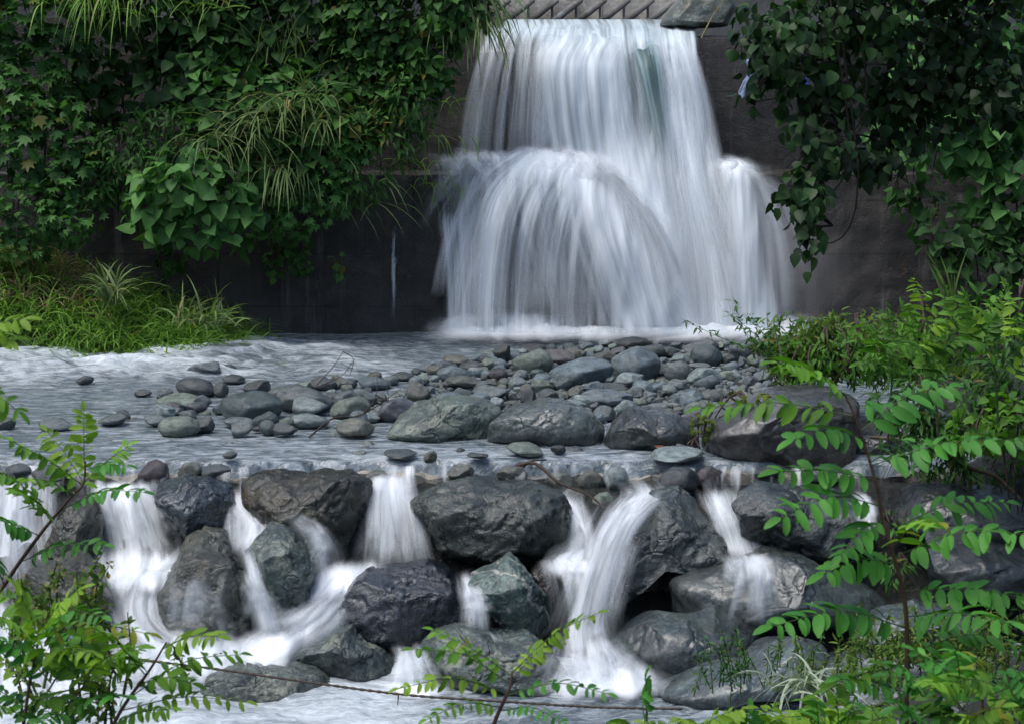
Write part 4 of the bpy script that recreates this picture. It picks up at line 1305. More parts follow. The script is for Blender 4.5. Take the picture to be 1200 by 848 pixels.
CASCADES = [
    ('broad white cascade at the left edge, behind the left sapling', [
        [(556, -30, 64, 16.6, .7), (575, -30, 68, 16.4, 1.0), (610, -40, 68, 16.2, .9), (650, -50, 74, 16.0, .9), (700, -50, 84, 15.75, .9), (755, -60, 110, 15.3, 1.0)],
        [(690, -60, 120, 15.4, .8), (740, -60, 150, 15.0, 1.0), (800, -60, 170, 14.5, 1.0), (830, -60, 180, 14.2, .8)]]),
    ('wide cascade tumbling down beside the brown craggy boulder', [
        [(560, 92, 190, 16.6, .7), (574, 92, 196, 16.42, 1.05), (600, 96, 206, 16.25, .9), (635, 100, 222, 16.1, .85), (664, 100, 244, 15.9, 1.1)],
        [(632, 96, 236, 16.0, .7), (656, 96, 240, 15.8, 1.1), (690, 106, 214, 15.6, 1.1), (720, 118, 206, 15.4, 1.1), (745, 120, 250, 15.1, 1.1), (775, 110, 290, 14.8, 1.1), (812, 90, 320, 14.5, 1.0)],
        [(640, 180, 262, 15.75, .5), (662, 160, 240, 15.6, 1.0), (690, 140, 205, 15.4, .9), (730, 140, 200, 15.1, .9), (765, 150, 270, 14.75, 1.0), (800, 140, 300, 14.5, .9)]]),
    ('narrow split stream running down both sides of the green-grey boulder', [
        [(564, 260, 296, 16.45, .7), (590, 264, 308, 16.1, .95), (610, 266, 330, 15.95, 1.0), (635, 264, 330, 15.7, .95), (664, 268, 306, 15.4, .6)],
        [(630, 268, 302, 15.35, .7), (680, 284, 314, 15.0, .75), (715, 294, 328, 14.92, .8), (750, 296, 345, 14.85, 1.0)],
        [(604, 330, 356, 15.35, .3), (622, 354, 380, 15.25, .45), (650, 370, 394, 15.2, .6), (696, 372, 402, 15.15, .8)]]),
    ('fan-shaped cascade between the two largest dark boulders', [
        [(552, 426, 484, 16.6, .7), (568, 426, 482, 16.38, 1.05), (600, 422, 490, 16.05, .95), (640, 416, 500, 15.85, .9), (680, 405, 512, 15.65, 1.05)],
        [(652, 365, 470, 15.75, .7), (672, 352, 460, 15.6, 1.1), (700, 345, 425, 15.4, 1.05), (725, 325, 405, 15.2, 1.05), (745, 285, 380, 15.0, 1.1), (772, 250, 350, 14.8, 1.05), (798, 220, 350, 14.55, .8)],
        [(665, 385, 450, 15.6, .5), (700, 355, 425, 15.3, .8), (735, 310, 395, 15.0, .9), (770, 265, 350, 14.7, .9)]]),
    ('short cascade between the glossy black boulder and the pale green one', [
        [(668, 536, 558, 15.4, .7), (690, 540, 566, 15.05, .95), (715, 544, 574, 14.9, .9), (748, 540, 582, 14.82, .95)]]),
    ('tallest cascade, two streams joining left of the wedge-shaped boulder', [
        [(555, 680, 785, 16.55, .7), (576, 712, 800, 16.2, .95), (596, 698, 778, 15.5, .95), (625, 684, 752, 15.2, .95), (660, 674, 740, 15.05, 1.0), (700, 662, 728, 14.9, .95), (735, 650, 724, 14.8, 1.0), (770, 640, 745, 14.6, 1.1), (812, 620, 780, 14.35, 1.0)],
        [(566, 634, 694, 16.5, .6), (590, 644, 696, 16.3, .9), (615, 658, 698, 16.0, .85), (640, 660, 702, 15.8, .95), (655, 632, 708, 15.45, 1.05), (690, 642, 708, 15.1, .85), (745, 644, 708, 14.9, .95)],
        [(740, 655, 725, 14.6, .5), (775, 640, 760, 14.45, .9), (812, 620, 800, 14.2, .9)]]),
    ('thin two-step cascade between the wedge boulder and the broad shiny boulder', [
        [(560, 812, 856, 16.45, .6), (588, 820, 864, 16.05, .95), (612, 834, 872, 15.85, .8), (640, 840, 886, 15.7, .85), (660, 848, 900, 15.45, .9)],
        [(644, 842, 912, 15.3, .7), (664, 854, 914, 14.92, .95), (690, 854, 916, 14.8, .7), (740, 848, 920, 14.75, .55)]]),
    ('slim trickle at the right end of the broad shiny boulder', [
        [(574, 996, 1020, 16.2, .7), (595, 1004, 1027, 15.5, .85), (625, 1008, 1034, 15.2, .75)]]),
    ('little spill at the foot of the grey slanting boulder', [
        [(752, 458, 494, 14.9, .7), (775, 462, 500, 14.45, .85), (810, 460, 515, 14.3, .8)]]),
    ('thin veil of water over the face of the brown craggy boulder', [
        [(672, 190, 268, 14.75, .3), (690, 194, 268, 14.72, .5), (720, 190, 272, 14.7, .55), (752, 184, 280, 14.66, .5)]]),
]
CASC_THINGS = []
for k, (lb, sheets) in enumerate(CASCADES):
    y0, xl, xr, Y = sheets[0][0][:4]
    base = at((xl + xr) / 2, y0, Y)
    t = thing('cascade', lb, 'cascade', base, 'small cascades over the boulder step')
    CASC_THINGS.append(t)
    for s, rows in enumerate(sheets):
        for layer in range(1):
            g_ = (.03 if k == 5 else .12) * abs(rows[0][2] - rows[0][1]) + (1 if k == 5 else 2)
            rr = [(r[0] + layer * 2, r[1] - g_ + layer * 5, r[2] + g_ - layer * 4, r[3] - layer * .05, r[4] * .9) for r in rows]
            me = sheet(rr, nr=50, nc=30, bulge=.08, edge=.45, mat=CASC, name='falling_sheet', wav=.08, seed=30 + k * 5 + s * 2 + layer, fade=(.18, .25))
            co = np.zeros(len(me.vertices) * 3)
            me.vertices.foreach_get('co', co)
            me.vertices.foreach_set('co', (co.reshape(-1, 3) - base).ravel())
            link('falling_sheet', me, t)
        c = curve_pts([r[:5] for r in rows], 40)
        paths = []
        thin = .45 if 'veil' in lb else 1.0
        wpx = float(np.abs(c[:, 2] - c[:, 1]).mean())
        for q in range(int(9 + wpx * .30)):
            u = min(.97, max(.03, fr_.gauss(.5, .24)))
            t0, t1 = fr_.uniform(-.05, .45), fr_.uniform(.6, 1.08)
            dr = fr_.gauss(0, .07)
            pts = []
            for e in range(6):
                tt = t0 + (t1 - t0) * e / 5
                r_ = c[min(39, max(0, int(tt * 39)))]
                uu = u + dr * (e / 5 - .3)
                pts.append((r_[1] + (r_[2] - r_[1]) * uu, r_[0] + (tt - min(1, max(0, tt))) * 60, r_[3] - .10 - .05 * fr_.random()))
            paths.append((pts, fr_.uniform(3.5, 9), fr_.uniform(5, 14), fr_.uniform(.06, .26) * thin, fr_.uniform(.15, .4), fr_.uniform(.2, .5), 0.0))
        link('strands', offset_mesh(strands('strands', paths), base), t)

# ------------------------------------------------------------------ plants
def template(kind):
    if kind == 'ovate':
        t = np.array([0, .12, .35, .65, .88, 1.0])
        wd = np.array([.06, .36, .44, .30, .10, .0])
    elif kind == 'leaflet':
        t = np.array([0, .2, .5, .8, 1.0])
        wd = np.array([.03, .17, .215, .17, .04])
    elif kind == 'lance':
        t = np.array([0, .25, .6, 1.0])
        wd = np.array([.02, .14, .12, .0])
    elif kind == 'lobed':
        ang = [(-2.6, .35), (-2.0, .55), (-1.55, .75), (-1.2, .45), (-.75, .85), (-.4, .5), (0, 1.0), (.4, .5), (.75, .85), (1.2, .45), (1.55, .75), (2.0, .55), (2.6, .35)]
        v = [(0, 0, 0.0)]
        for a_, r_ in ang:
            v.append((r_ * math.cos(a_) * .62 + .2, r_ * math.sin(a_) * .62, -.12 * r_ * r_))
        f = [(0, i, i + 1) for i in range(1, len(ang))]
        return np.array(v), np.array(f)
    v, f = [], []
    for a_, b_ in zip(t, wd):
        dz = -.28 * a_ * a_
        v += [(a_, -b_, dz + .45 * b_ * .6), (a_, 0, dz), (a_, b_, dz + .45 * b_ * .6)]
    for i in range(len(t) - 1):
        o_ = i * 3
        f += [(o_, o_ + 1, o_ + 4, o_ + 3), (o_ + 1, o_ + 2, o_ + 5, o_ + 4)]
    return np.array(v), np.array(f)


TPL = {k: template(k) for k in ('ovate', 'leaflet', 'lance', 'lobed')}


def unit(a):
    return a / (np.linalg.norm(a, axis=-1, keepdims=True) + 1e-9)


def place(acc, kind, pos, ax, nr_, size, var):
    tv, tf = TPL[kind]
    ax = unit(ax)
    b = unit(np.cross(nr_, ax))
    c = np.cross(ax, b)
    M = len(pos)
    v = pos[:, None] + size[:, None, None] * (tv[None, :, 0:1] * ax[:, None] + tv[None, :, 1:2] * b[:, None] + tv[None, :, 2:3] * c[:, None])
    n = len(tv)
    f = (tf[None] + (np.arange(M) * n)[:, None, None]).reshape(-1, tf.shape[1])
    acc.add(v.reshape(-1, 3), f, np.repeat(var, n))


def leafy(acc, px, py, rx_, ry_, Y, thick, kind, size, dens, rg, up=.6, down=.5, gap=.15, gapscale=1.6, shell=.5):
    """leaves through an ellipsoid given by its place and size"""
    s = Y / FPX
    c = at(px, py, Y)
    A, C = rx_ * s, ry_ * s
    n = int(dens * math.pi * A * C / (size * size * .42))
    d = unit(rg.normal(size=(n, 3)))
    d[:, 1] = np.where(d[:, 1] > .45, -d[:, 1], d[:, 1])
    r_ = rg.uniform(shell, 1.0, n) ** .7 * (1 + .16 * fbm(d * 2.3 + px * .1, 3, int(px) % 97))
    p = c + d * r_[:, None] * np.array([A, thick, C])
    nz = fbm(p * gapscale + 3.7, 3, 5)
    k = nz > (-.5 + gap)
    p, d = p[k], d[k]
    n = len(p)
    ax = d * .7 + rg.normal(size=(n, 3)) * .55 + np.array([0, -.2, -down])
    nm = d * .5 + np.array([0, -.15, up]) + rg.normal(size=(n, 3)) * .38
    # clumps of lighter and darker growth
    var = np.clip(.42 + .55 * fbm(p * 2.0, 2, 8) + rg.normal(size=n) * .27, 0, 1)
    place(acc, kind, p, ax, nm, size * rg.uniform(.6, 1.25, n), var)


def blades(acc, base, n, length, width, rg, lean=(0, -.3, 0), spread=.4, droop=1.0, area=(.2, .1), varo=.5, seg=7):
    base = np.asarray(base, float)
    for i in range(n):
        L = length * rg.uniform(.55, 1.1)
        p = base + np.array([rg.normal() * area[0], rg.normal() * area[1], 0])
        d = unit(np.array([rg.normal() * spread + lean[0], rg.normal() * spread + lean[1], 1.0 + lean[2]]))
        side = unit(np.cross(d, rg.normal(size=3)))
        pts = [p]
        dd = d.copy()
        for k in range(seg):
            dd = unit(dd + np.array([0, 0, -droop * rg.uniform(.1, .26)]) + np.array([d[0], d[1], 0]) * .12)
            p = p + dd * L / seg
            pts.append(p)
        pts = np.array(pts)
        tt = np.linspace(0, 1, seg + 1)
        wd = width * (1 - tt ** 2.2) * (.5 + .5 * np.minimum(1, tt * 5 + .3))
        v = np.stack([pts - side * wd[:, None], pts + side * wd[:, None]], 1).reshape(-1, 3)
        i0 = np.arange(seg) * 2
        f = np.stack([i0, i0 + 1, i0 + 3, i0 + 2], -1)
        acc.add(v, f, np.clip(varo + rg.normal() * .25, 0, 1))


def vine_clump(label, lobes, Y, kind, size, mat, dens=2.2, name='climbing_vine', cat='vine', group=None, thick=.45, seed=0, **kw):
    rg = np.random.default_rng(5000 + seed)
    if Y > 20:
        size = size * .84
    px, py = lobes[0][:2]
    base = at(px, py, Y)
    t = thing(name, label, cat, base, group)
    a = Acc()
    for lb in lobes:
        leafy(a, lb[0], lb[1], lb[2], lb[3], Y + (lb[4] if len(lb) > 4 else 0), thick, kind, size, dens, rg, **kw)
    link('leaves', a.mesh('leaves', mat, base), t)
    b = Acc()
    for lb in lobes:
        for q in range(3):
            x = lb[0] + rg.uniform(-.7, .7) * lb[2]
            pts = curve_pts([at(x, lb[1] - lb[3] * .8, Y + .05), at(x + rg.uniform(-10, 10), lb[1], Y - thick * .4), at(x + rg.uniform(-18, 18), lb[1] + lb[3] * 1.02, Y - thick * .2)], 12)
            v_, f_ = tube(pts, np.linspace(.012, .005, 12), 5)
            b.add(v_, f_)
    link('stems', b.mesh('stems', TWIG, base), t)
    return t


# churned white water where the little falls land
SPLASH = [(4, [(655, 95, 245, 15.75, .6), (668, 90, 245, 15.6, 1.0), (682, 95, 235, 15.45, .9), (700, 110, 220, 15.3, .6)], 1), (1, [(728, 120, 330, 15.0, .5), (755, 110, 350, 14.8, 1.0), (785, 90, 350, 14.5, 1.0), (815, 70, 380, 14.3, .8)], 1),
          (0, [(650, 345, 500, 15.75, .5), (672, 340, 490, 15.55, 1.0), (694, 340, 440, 15.4, 1.0), (716, 330, 410, 15.2, .8)], 3), (0, [(726, 290, 400, 15.05, .6), (748, 270, 385, 14.85, 1.0), (775, 240, 360, 14.65, 1.0), (800, 215, 350, 14.45, .7)], 3),
          (0, [(645, 620, 720, 15.5, .4), (662, 622, 724, 15.3, .8), (685, 632, 724, 15.1, .6)], 5), (0, [(760, 640, 760, 14.55, .5), (785, 620, 790, 14.4, 1.0), (806, 600, 820, 14.25, 1.0), (826, 590, 830, 14.05, .6)], 5),
          (0, [(735, 530, 590, 14.85, .5), (750, 530, 600, 14.7, .9), (764, 535, 600, 14.55, .5)], 4), (0, [(790, 440, 530, 14.45, .5), (806, 430, 545, 14.3, .9), (822, 430, 560, 14.15, .6)], 8),
          (0, [(642, 835, 915, 15.4, .4), (656, 835, 920, 15.2, .8), (670, 840, 920, 15.0, .5)], 6)]
for _, rows, k in SPLASH:
    t = CASC_THINGS[k]
    me = sheet(rows, nr=40, nc=50, bulge=.12, edge=.45, mat=FOAM, dens=.86, name='churned_foam', wav=.14, seed=300 + int(rows[0][1]), fade=(.4, .4))
    link('churned_foam', offset_mesh(me, t.location), t)

GL = 'vines hanging over the left weir wall'
vine_clump('mass of dark broad-leaved vine in the top left corner', [(40, 10, 110, 60), (30, 80, 75, 60), (120, -20, 90, 55), (20, -50, 130, 60)], 23.4, 'lobed', .25, LEAF_MID, 3.0, group=GL, seed=1)
vine_clump('lobed-leaved vine hanging at the left edge above the grassy bank', [(40, 160, 80, 65), (85, 205, 60, 45), (15, 120, 60, 50)], 23.1, 'lobed', .22, LEAF_MID, 2.8, group=GL, seed=2)
vine_clump('small-leaved vine with a few yellow leaves low at the left edge', [(30, 245, 65, 45), (80, 255, 40, 35), (20, 290, 45, 25)], 22.9, 'lobed', .15, LEAF_MID, 2.6, group=GL, seed=3)
vine_clump('dark vine cloaking the top of the wall left of the tall grasses', [(210, 0, 120, 55), (240, 65, 70, 60), (200, 95, 40, 30)], 23.5, 'ovate', .22, LEAF_DARK, 2.8, group=GL, seed=4)
vine_clump('small feathery shrub growing out of the wall beneath the dark hollow', [(160, 180, 70, 42), (205, 155, 55, 42), (130, 205, 50, 35)], 23.2, 'lance', .15, LEAF_FERN, 4.6, name='shrub', cat='shrub', group='shrubs on the left weir wall', seed=5)
vine_clump('light broad-leaved vine bulging over the wall below the tall grasses', [(235, 215, 75, 45, -.25), (255, 258, 62, 42, -.1), (200, 240, 55, 42), (290, 245, 45, 42)], 23.0, 'ovate', .235, LEAF_LIGHT, 2.5, group=GL, thick=.55, seed=6)
vine_clump('broad-leaved vine behind the tall grass tuft', [(310, 130, 85, 65), (350, 180, 80, 55), (260, 120, 55, 55), (390, 140, 50, 50)], 23.2, 'ovate', .22, LEAF_MID, 2.8, group=GL, seed=7)
vine_clump('vine trailing below the tall grasses toward the bare wall', [(375, 210, 58, 50), (345, 240, 48, 40), (405, 180, 36, 60)], 23.2, 'lobed', .18, LEAF_LIGHT, 2.4, group=GL, seed=8)
vine_clump('dark foliage along the wall top behind the tall grasses', [(330, 20, 130, 65), (390, 70, 70, 60), (300, -40, 160, 50)], 23.6, 'ovate', .2, LEAF_DARK, 3.0, group=GL, seed=9)
vine_clump('dark small-leaved shrub overhanging beside the waterfall', [(455, 20, 90, 65), (430, 90, 60, 60), (495, 65, 46, 55), (515, 10, 55, 50), (460, -40, 110, 50)], 23.4, 'ovate', .14, LEAF_FERN, 3.0, name='shrub', cat='shrub', group='shrubs on the left weir wall', seed=10)
vine_clump('dark feathery shrub hanging low at the right end of the left growth', [(445, 155, 52, 52), (472, 115, 46, 52), (428, 200, 38, 42)], 23.3, 'lance', .16, LEAF_FERN, 4.6, name='shrub', cat='shrub', group='shrubs on the left weir wall', seed=11)
vine_clump('sparse dark creeper in the shaded hollow at the upper left', [(125, 75, 48, 40), (150, 125, 40, 34), (95, 120, 40, 40)], 23.85, 'ovate', .2, LEAF_DARK, 1.9, group=GL, thick=.15, seed=13)
vine_clump('thin trailing shoots hanging down the bare wall', [(345, 285, 24, 28), (322, 300, 12, 26), (398, 312, 10, 12), (355, 305, 12, 20), (200, 300, 20, 20)], 23.7, 'ovate', .12, LEAF_MID, 1.5, group=GL, thick=.1, seed=12)

GT = 'grass tufts on the left weir wall'


def tuft(label, spots, Y, length, width, mat, group=None, seed=0, n=60, name='grass_tuft', **kw):
    rg = np.random.default_rng(7000 + seed)
    base = at(spots[0][0], spots[0][1], Y)
    t = Acc()
    for s in spots:
        blades(t, at(s[0], s[1], Y + (s[2] if len(s) > 2 else 0)), n, length, width, rg, **kw)
    o = link(name, t.mesh(name, mat, base), loc=tuple(base))
    return tag(o, label, 'grass', group)


tuft('tall arching grass tuft in the middle of the left growth', [(330, 140), (360, 130), (300, 150), (375, 150), (280, 165)], 22.95, 1.05, .012, GRASS_PALE, GT, 1, 55, lean=(0, -.35, 0), spread=.45, droop=1.5, area=(.15, .1))
tuft('grass with long drooping blades below the light vine clump', [(265, 175), (240, 165), (345, 195), (330, 200)], 22.9, .85, .012, GRASS_PALE, GT, 2, 26, lean=(0, -.5, -.5), spread=.4, droop=2.2, area=(.15, .1))
tuft('dark grass blades hanging from the top at the upper left', [(90, -10), (120, -15), (150, -5), (105, 5)], 23.0, 1.0, .010, GRASS, GT, 3, 26, lean=(0, -.5, -.3), spread=.4, droop=2.4)
tuft('grass blades arching out at the right end of the left growth', [(425, 195), (440, 215), (415, 240)], 23.2, .75, .012, GRASS_PALE, GT, 4, 14, lean=(.3, -.4, -.2), spread=.5, droop=2.0)
tuft('bright bamboo-like grass hanging beside the crest of the waterfall', [(540, -10), (555, -8), (525, -12), (562, 5), (548, 20)], 23.7, 1.05, .017, GRASS_PALE, GT, 5, 42, lean=(.15, -.45, -.7), spread=.35, droop=2.4, area=(.12, .1))
tuft('sparse dry grass blades sticking out beside the left of the waterfall', [(500, 120), (515, 160), (490, 190), (505, 215)], 23.9, .6, .010, GRASS, GT, 6, 14, lean=(.1, -.5, -.6), spread=.4, droop=2.4)
tuft('thin upright seeding grass above the tall arching tuft', [(345, 70), (300, 75), (370, 85)], 23.2, .9, .008, GRASS_PALE, GT, 7, 16, lean=(.1, -.2, .4), spread=.35, droop=.9)
tuft('thin long grass stems at the top of the left growth', [(250, 10), (280, 0), (160, 20)], 23.1, .8, .009, GRASS, GT, 8, 16, lean=(0, -.4, 0), spread=.5, droop=1.8)

# grassy bank at the left
rg = np.random.default_rng(77)
a, b_, c_ = Acc(), Acc(), Acc()
for i in range(3000):
    X, Yv = rg.uniform(-8.5, -2.75), rg.uniform(21.5, 23.8)
    g = float(H(np.array([X]), np.array([Yv]))[0])
    lim = sstep(-3.1, -4.2, X)
    if g < -.08:
        continue
    if rg.random() > .25 + .75 * lim:
        continue
    pxx = 600 + X * FPX / Yv
    dry = pxx < 120 and Yv > 22.6 and rg.random() < .6
    blades(c_ if dry else a, (X, Yv, max(g, -.05)), 5, rg.uniform(.34, .66) if not dry else .42, .011, rg, lean=(.1, -.35, 0), spread=.5, droop=1.3, area=(.07, .07), varo=.35 + .3 * float(fbm(np.array([[X * 2, Yv * 2, 0]]), 2, 3)[0]))
tag(link('bank_grass', a.mesh('bank_grass', GRASS)), 'green grass covering the low bank at the left waterside', 'grass', kind='stuff')
tag(link('dry_grass', c_.mesh('dry_grass', GRASS_DRY)), 'dry brown grass on the upper part of the left bank', 'grass', kind='stuff')
tuft('tall fresh reed tuft rising from the grassy bank at left', [(135, 355), (140, 352), (128, 358)], 22.4, .75, .017, GRASS_PALE, None, 9, 14, lean=(.05, -.2, .3), spread=.35, droop=1.5, area=(.05, .05), name='reed_tuft')
tuft('bright grass tuft at the waterside end of the left bank', [(235, 375), (225, 380), (250, 382)], 22.0, .55, .014, GRASS_PALE, None, 10, 26, lean=(.25, -.2, .2), spread=.4, droop=1.2, area=(.1, .08))

# right bank: vines behind the tree
GR = 'vines on the right weir wall'
vine_clump('green vine curtain on the right wall behind the overhanging tree', [(1150, 120, 70, 90), (1180, 220, 50, 80), (1120, 60, 80, 60), (1090, 150, 50, 60)], 22.8, 'ovate', .24, LEAF_LIGHT, 2.4, group=GR, seed=21)
vine_clump('vine trailing down the right wall left of the green curtain', [(1060, 200, 30, 50), (1040, 165, 30, 35), (1075, 245, 25, 30)], 23.4, 'ovate', .19, LEAF_MID, 1.6, group=GR, thick=.2, seed=22)
vine_clump('dark vine cloaking the lower part of the right wall', [(1150, 310, 60, 50), (1190, 280, 40, 60), (1110, 275, 30, 45)], 22.6, 'ovate', .18, LEAF_DARK, 2.0, group=GR, seed=23)
vine_clump('dark growth on top of the right wing wall', [(960, 10, 90, 40), (1070, 10, 90, 45), (1180, 10, 60, 50)], 24.6, 'ovate', .2, LEAF_MID, 2.0, group=GR, seed=24)

# overhanging tree at the upper right
rg = np.random.default_rng(99)
TY = 9.0
tb = np.array([3.35, 9.6, float(H(np.array([3.35]), np.array([9.6]))[0]) - .1])
tree = thing('overhanging_tree', 'dark-leaved tree hanging over from the upper right', 'tree', tb)
tr = Acc()
v_, f_ = tube(curve_pts([tb, tb + np.array([.1, -.1, 1.8]), tb + np.array([-.05, -.3, 3.6]), tb + np.array([-.3, -.5, 5.6])], 24), np.linspace(.16, .07, 24), 12)
tr.add(v_, f_)
link('trunk', tr.mesh('trunk', BARK_TREE, tb), tree)
top = tb + np.array([-.05, -.3, 3.6])
LOB = [(905, 45, 48, 60, 0), (950, 95, 75, 60, .2), (1000, 30, 110, 50, .3), (1050, 110, 95, 70, .5), (1120, 50, 90, 80, .5), (955, 165, 55, 45, 0), (935, 225, 32, 42, -.1),
       (945, 275, 16, 42, -.1), (1020, 185, 55, 30, .4), (880, 110, 14, 26, 0), (1165, 110, 45, 40, .3), (1000, -50, 130, 50, .3), (1130, -50, 120, 60, .3)]
br = Acc()
cr = Acc()
for (x, y, rx_, ry_, dY) in LOB:
    e = at(x, y + ry_ * .5, TY + dY)
    m_ = at(x + 60, y - ry_, TY + dY + .1)
    s0 = top + np.array([0, 0, rg.uniform(.5, 1.6)])
    v_, f_ = tube(curve_pts([s0 + np.array([0, 0, .8]), at(x + 70, -140, TY + dY + .2), m_, e], 20), np.linspace(.009, .002, 20), 6)
    br.add(v_, f_)
    for q in range(7):
        p1 = at(x + rg.uniform(-1, 1) * rx_ * .8, y + rg.uniform(-1, 1) * ry_ * .8, TY + dY + rg.uniform(-.3, .3))
        v_, f_ = tube(curve_pts([m_ * .5 + e * .5, (m_ * .4 + e * .6) * .5 + p1 * .5 + np.array([0, 0, .05]), p1], 8), np.linspace(.007, .002, 8), 5)
        br.add(v_, f_)
    leafy(cr, x, y, rx_, ry_, TY + dY, .35, 'ovate', .062, 2.3, rg, up=.25, down=1.0, gap=.22, gapscale=4.5, shell=.1)
link('branches', br.mesh('branches', BARK_TREE, tb), tree)
link('crown', cr.mesh('crown', LEAF_TREE, tb), tree)


# compound leaves
def frond(p0, p1, npairs, ll, rg, sag=.12, roll=0.0, kind='leaflet', fold=.15):
    """rachis from p0 to p1 with paired leaflets; returns (rachis, leaflets) accumulators"""
    p0, p1 = np.asarray(p0, float), np.asarray(p1, float)
    L = np.linalg.norm(p1 - p0)
    m_ = (p0 + p1) / 2 + np.array([0, 0, sag * L])
    pts = curve_pts([p0, m_, p1], 22)
    rc, lf = Acc(), Acc()
    v_, f_ = tube(pts, np.linspace(max(.0016, L * .004), max(.0008, L * .0015), 22), 5)
    rc.add(v_, f_)
    d = unit(np.gradient(pts, axis=0))
    up = np.array([math.sin(roll), -.35, math.cos(roll)])
    pos, ax, nm, sz = [], [], [], []
    for i in range(npairs):
        t = .16 + .82 * i / max(1, npairs - 1)
        k = min(21, int(t * 21))
        sd_ = unit(np.cross(d[k], up))
        upk = unit(up - d[k] * float(d[k] @ up))
        for s in (-1, 1):
            pos.append(pts[k] + d[k] * rg.uniform(-.3, .3) * ll * .2)
            ax.append(sd_ * s + d[k] * .45 + rg.normal(size=3) * .2 + np.array([0, 0, -fold]))
            nm.append(upk + rg.normal(size=3) * .34 + sd_ * s * .2)
            sz.append(ll * rg.uniform(.68, 1.15) * (.75 + .5 * math.sin(math.pi * min(1, t * .85 + .1))))
    pos.append(pts[-1])
    ax.append(d[-1])
    nm.append(unit(up))
    sz.append(ll * .95)
    place(lf, kind, np.array(pos), np.array(ax), np.array(nm), np.array(sz), np.clip(rg.normal(.5, .24) + rg.normal(size=len(pos)) * .2, 0, 1))
    return rc, lf


def sapling(name, label, cat, stems, fronds, mat, stem_mat=BARK, r0=.012, seed=0, group=None):
    """stems: lists of (px,py,Y); fronds: (x0,y0,Y0,x1,y1,Y1,pairs,leaflet length[,mat])"""
    rg = np.random.default_rng(8800 + seed)
    base = at(*stems[0][0])
    t = thing(name, label, cat, base, group)
    for st in stems:
        a = Acc()
        v_, f_ = tube(curve_pts([at(*s) for s in st], 24), np.linspace(r0, r0 * .35, 24), 8)
        a.add(v_, f_)
        link('stem', a.mesh('stem', stem_mat, base), t)
    for fr in fronds:
        rc, lf = frond(at(*fr[0:3]), at(*fr[3:6]), int(round(fr[6] * 1.22)), fr[7] * .78, rg, sag=rg.uniform(.04, .13), roll=rg.uniform(-.35, .35))
        lo_ = link('leaf', lf.mesh('leaf', fr[8] if len(fr) > 8 else mat, base), t)
        link('leaf_stalk', rc.mesh('leaf_stalk', STEM_GREEN, base), lo_)
    return t


YR = 4.6
RB, RY_ = LEAF_ROBINIA_BLUE, LEAF_YOUNG
sapling('locust_sapling', 'green locust sapling with feathered leaves at the right foreground', 'sapling',
        [[(1062, 900, YR), (1062, 848, YR), (1063, 760, YR), (1060, 700, YR), (1047, 650, YR), (1034, 607, YR), (1028, 570, YR), (1011, 514, YR), (1001, 485, YR), (990, 462, YR)]],
        [(992, 464, YR, 908, 425, YR - .15, 9, .060, LEAF_ROBINIA), (1001, 487, YR, 822, 478, YR + .1, 10, .060, LEAF_ROBINIA), (1008, 505, YR, 1112, 452, YR + .1, 8, .065, RB), (1012, 515, YR, 930, 515, YR - .1, 6, .065, RB),
         (1026, 562, YR, 912, 552, YR - .1, 8, .068, RB), (1020, 545, YR, 1198, 515, YR - .1, 11, .068, RB), (1031, 592, YR, 915, 606, YR - .2, 9, .066, RB), (1040, 622, YR, 1180, 588, YR + .1, 9, .058, RB),
         (1048, 652, YR, 1205, 626, YR - .2, 10, .068, RB), (1050, 660, YR, 965, 672, YR - .1, 7, .066, RB), (1060, 692, YR, 1205, 700, YR - .15, 10, .068, RB), (1062, 722, YR, 1185, 730, YR - .3, 9, .072, RB),
         (1062, 735, YR, 905, 733, YR - .2, 11, .068, RB), (1063, 765, YR, 1210, 760, YR + .1, 9, .062, RB), (1063, 812, YR, 985, 795, YR - .15, 7, .066, RB), (1022, 540, YR, 1085, 515, YR + .2, 6, .060, RB),
         (1046, 642, YR, 1100, 612, YR - .25, 6, .062, LEAF_ROBINIA), (1063, 780, YR, 930, 835, YR - .2, 9, .062, LEAF_ROBINIA), (1063, 800, YR, 1190, 815, YR - .25, 10, .066, LEAF_ROBINIA), (1063, 830, YR, 1150, 850, YR - .3, 8, .06, LEAF_ROBINIA),
         (1035, 610, YR, 985, 650, YR - .15, 6, .06, RB)], RB, r0=.0068, seed=1)

YL = 5.2
sapling('locust_sapling', 'bright green locust sapling leaning in from the left edge', 'sapling',
        [[(-60, 760, YL), (-2, 694, YL), (21, 661, YL), (46, 627, YL), (62, 607, YL), (85, 580, YL), (98, 566, YL), (100, 540, YL)]],
        [(99, 560, YL, 98, 482, YL + .05, 7, .045, RY_), (97, 568, YL, 10, 515, YL - .1, 9, .055), (90, 574, YL, 150, 522, YL + .1, 7, .05), (62, 607, YL, -20, 548, YL - .1, 9, .055), (72, 597, YL, 168, 576, YL - .1, 10, .045, RB),
         (46, 627, YL, -30, 604, YL - .1, 7, .06, RB), (24, 658, YL, 122, 638, YL - .15, 10, .045, RB), (85, 580, YL, 30, 560, YL - .2, 7, .05), (99, 550, YL, 148, 545, YL, 6, .042, RB), (60, 610, YL, 20, 575, YL - .2, 7, .055),
         (5, 685, YL, -20, 640, YL - .2, 7, .06, RB), (98, 565, YL, 55, 505, YL + .1, 7, .048, RY_)], LEAF_ROBINIA, r0=.0065, seed=2)
fr = []
rg = np.random.default_rng(31)
stems = [[(110, 900, 4.4), (140, 835, 4.4), (175, 785, 4.4), (195, 752, 4.4)], [(20, 900, 4.4), (35, 800, 4.4), (50, 730, 4.4)], [(70, 900, 4.4), (80, 830, 4.4), (110, 790, 4.4)]]
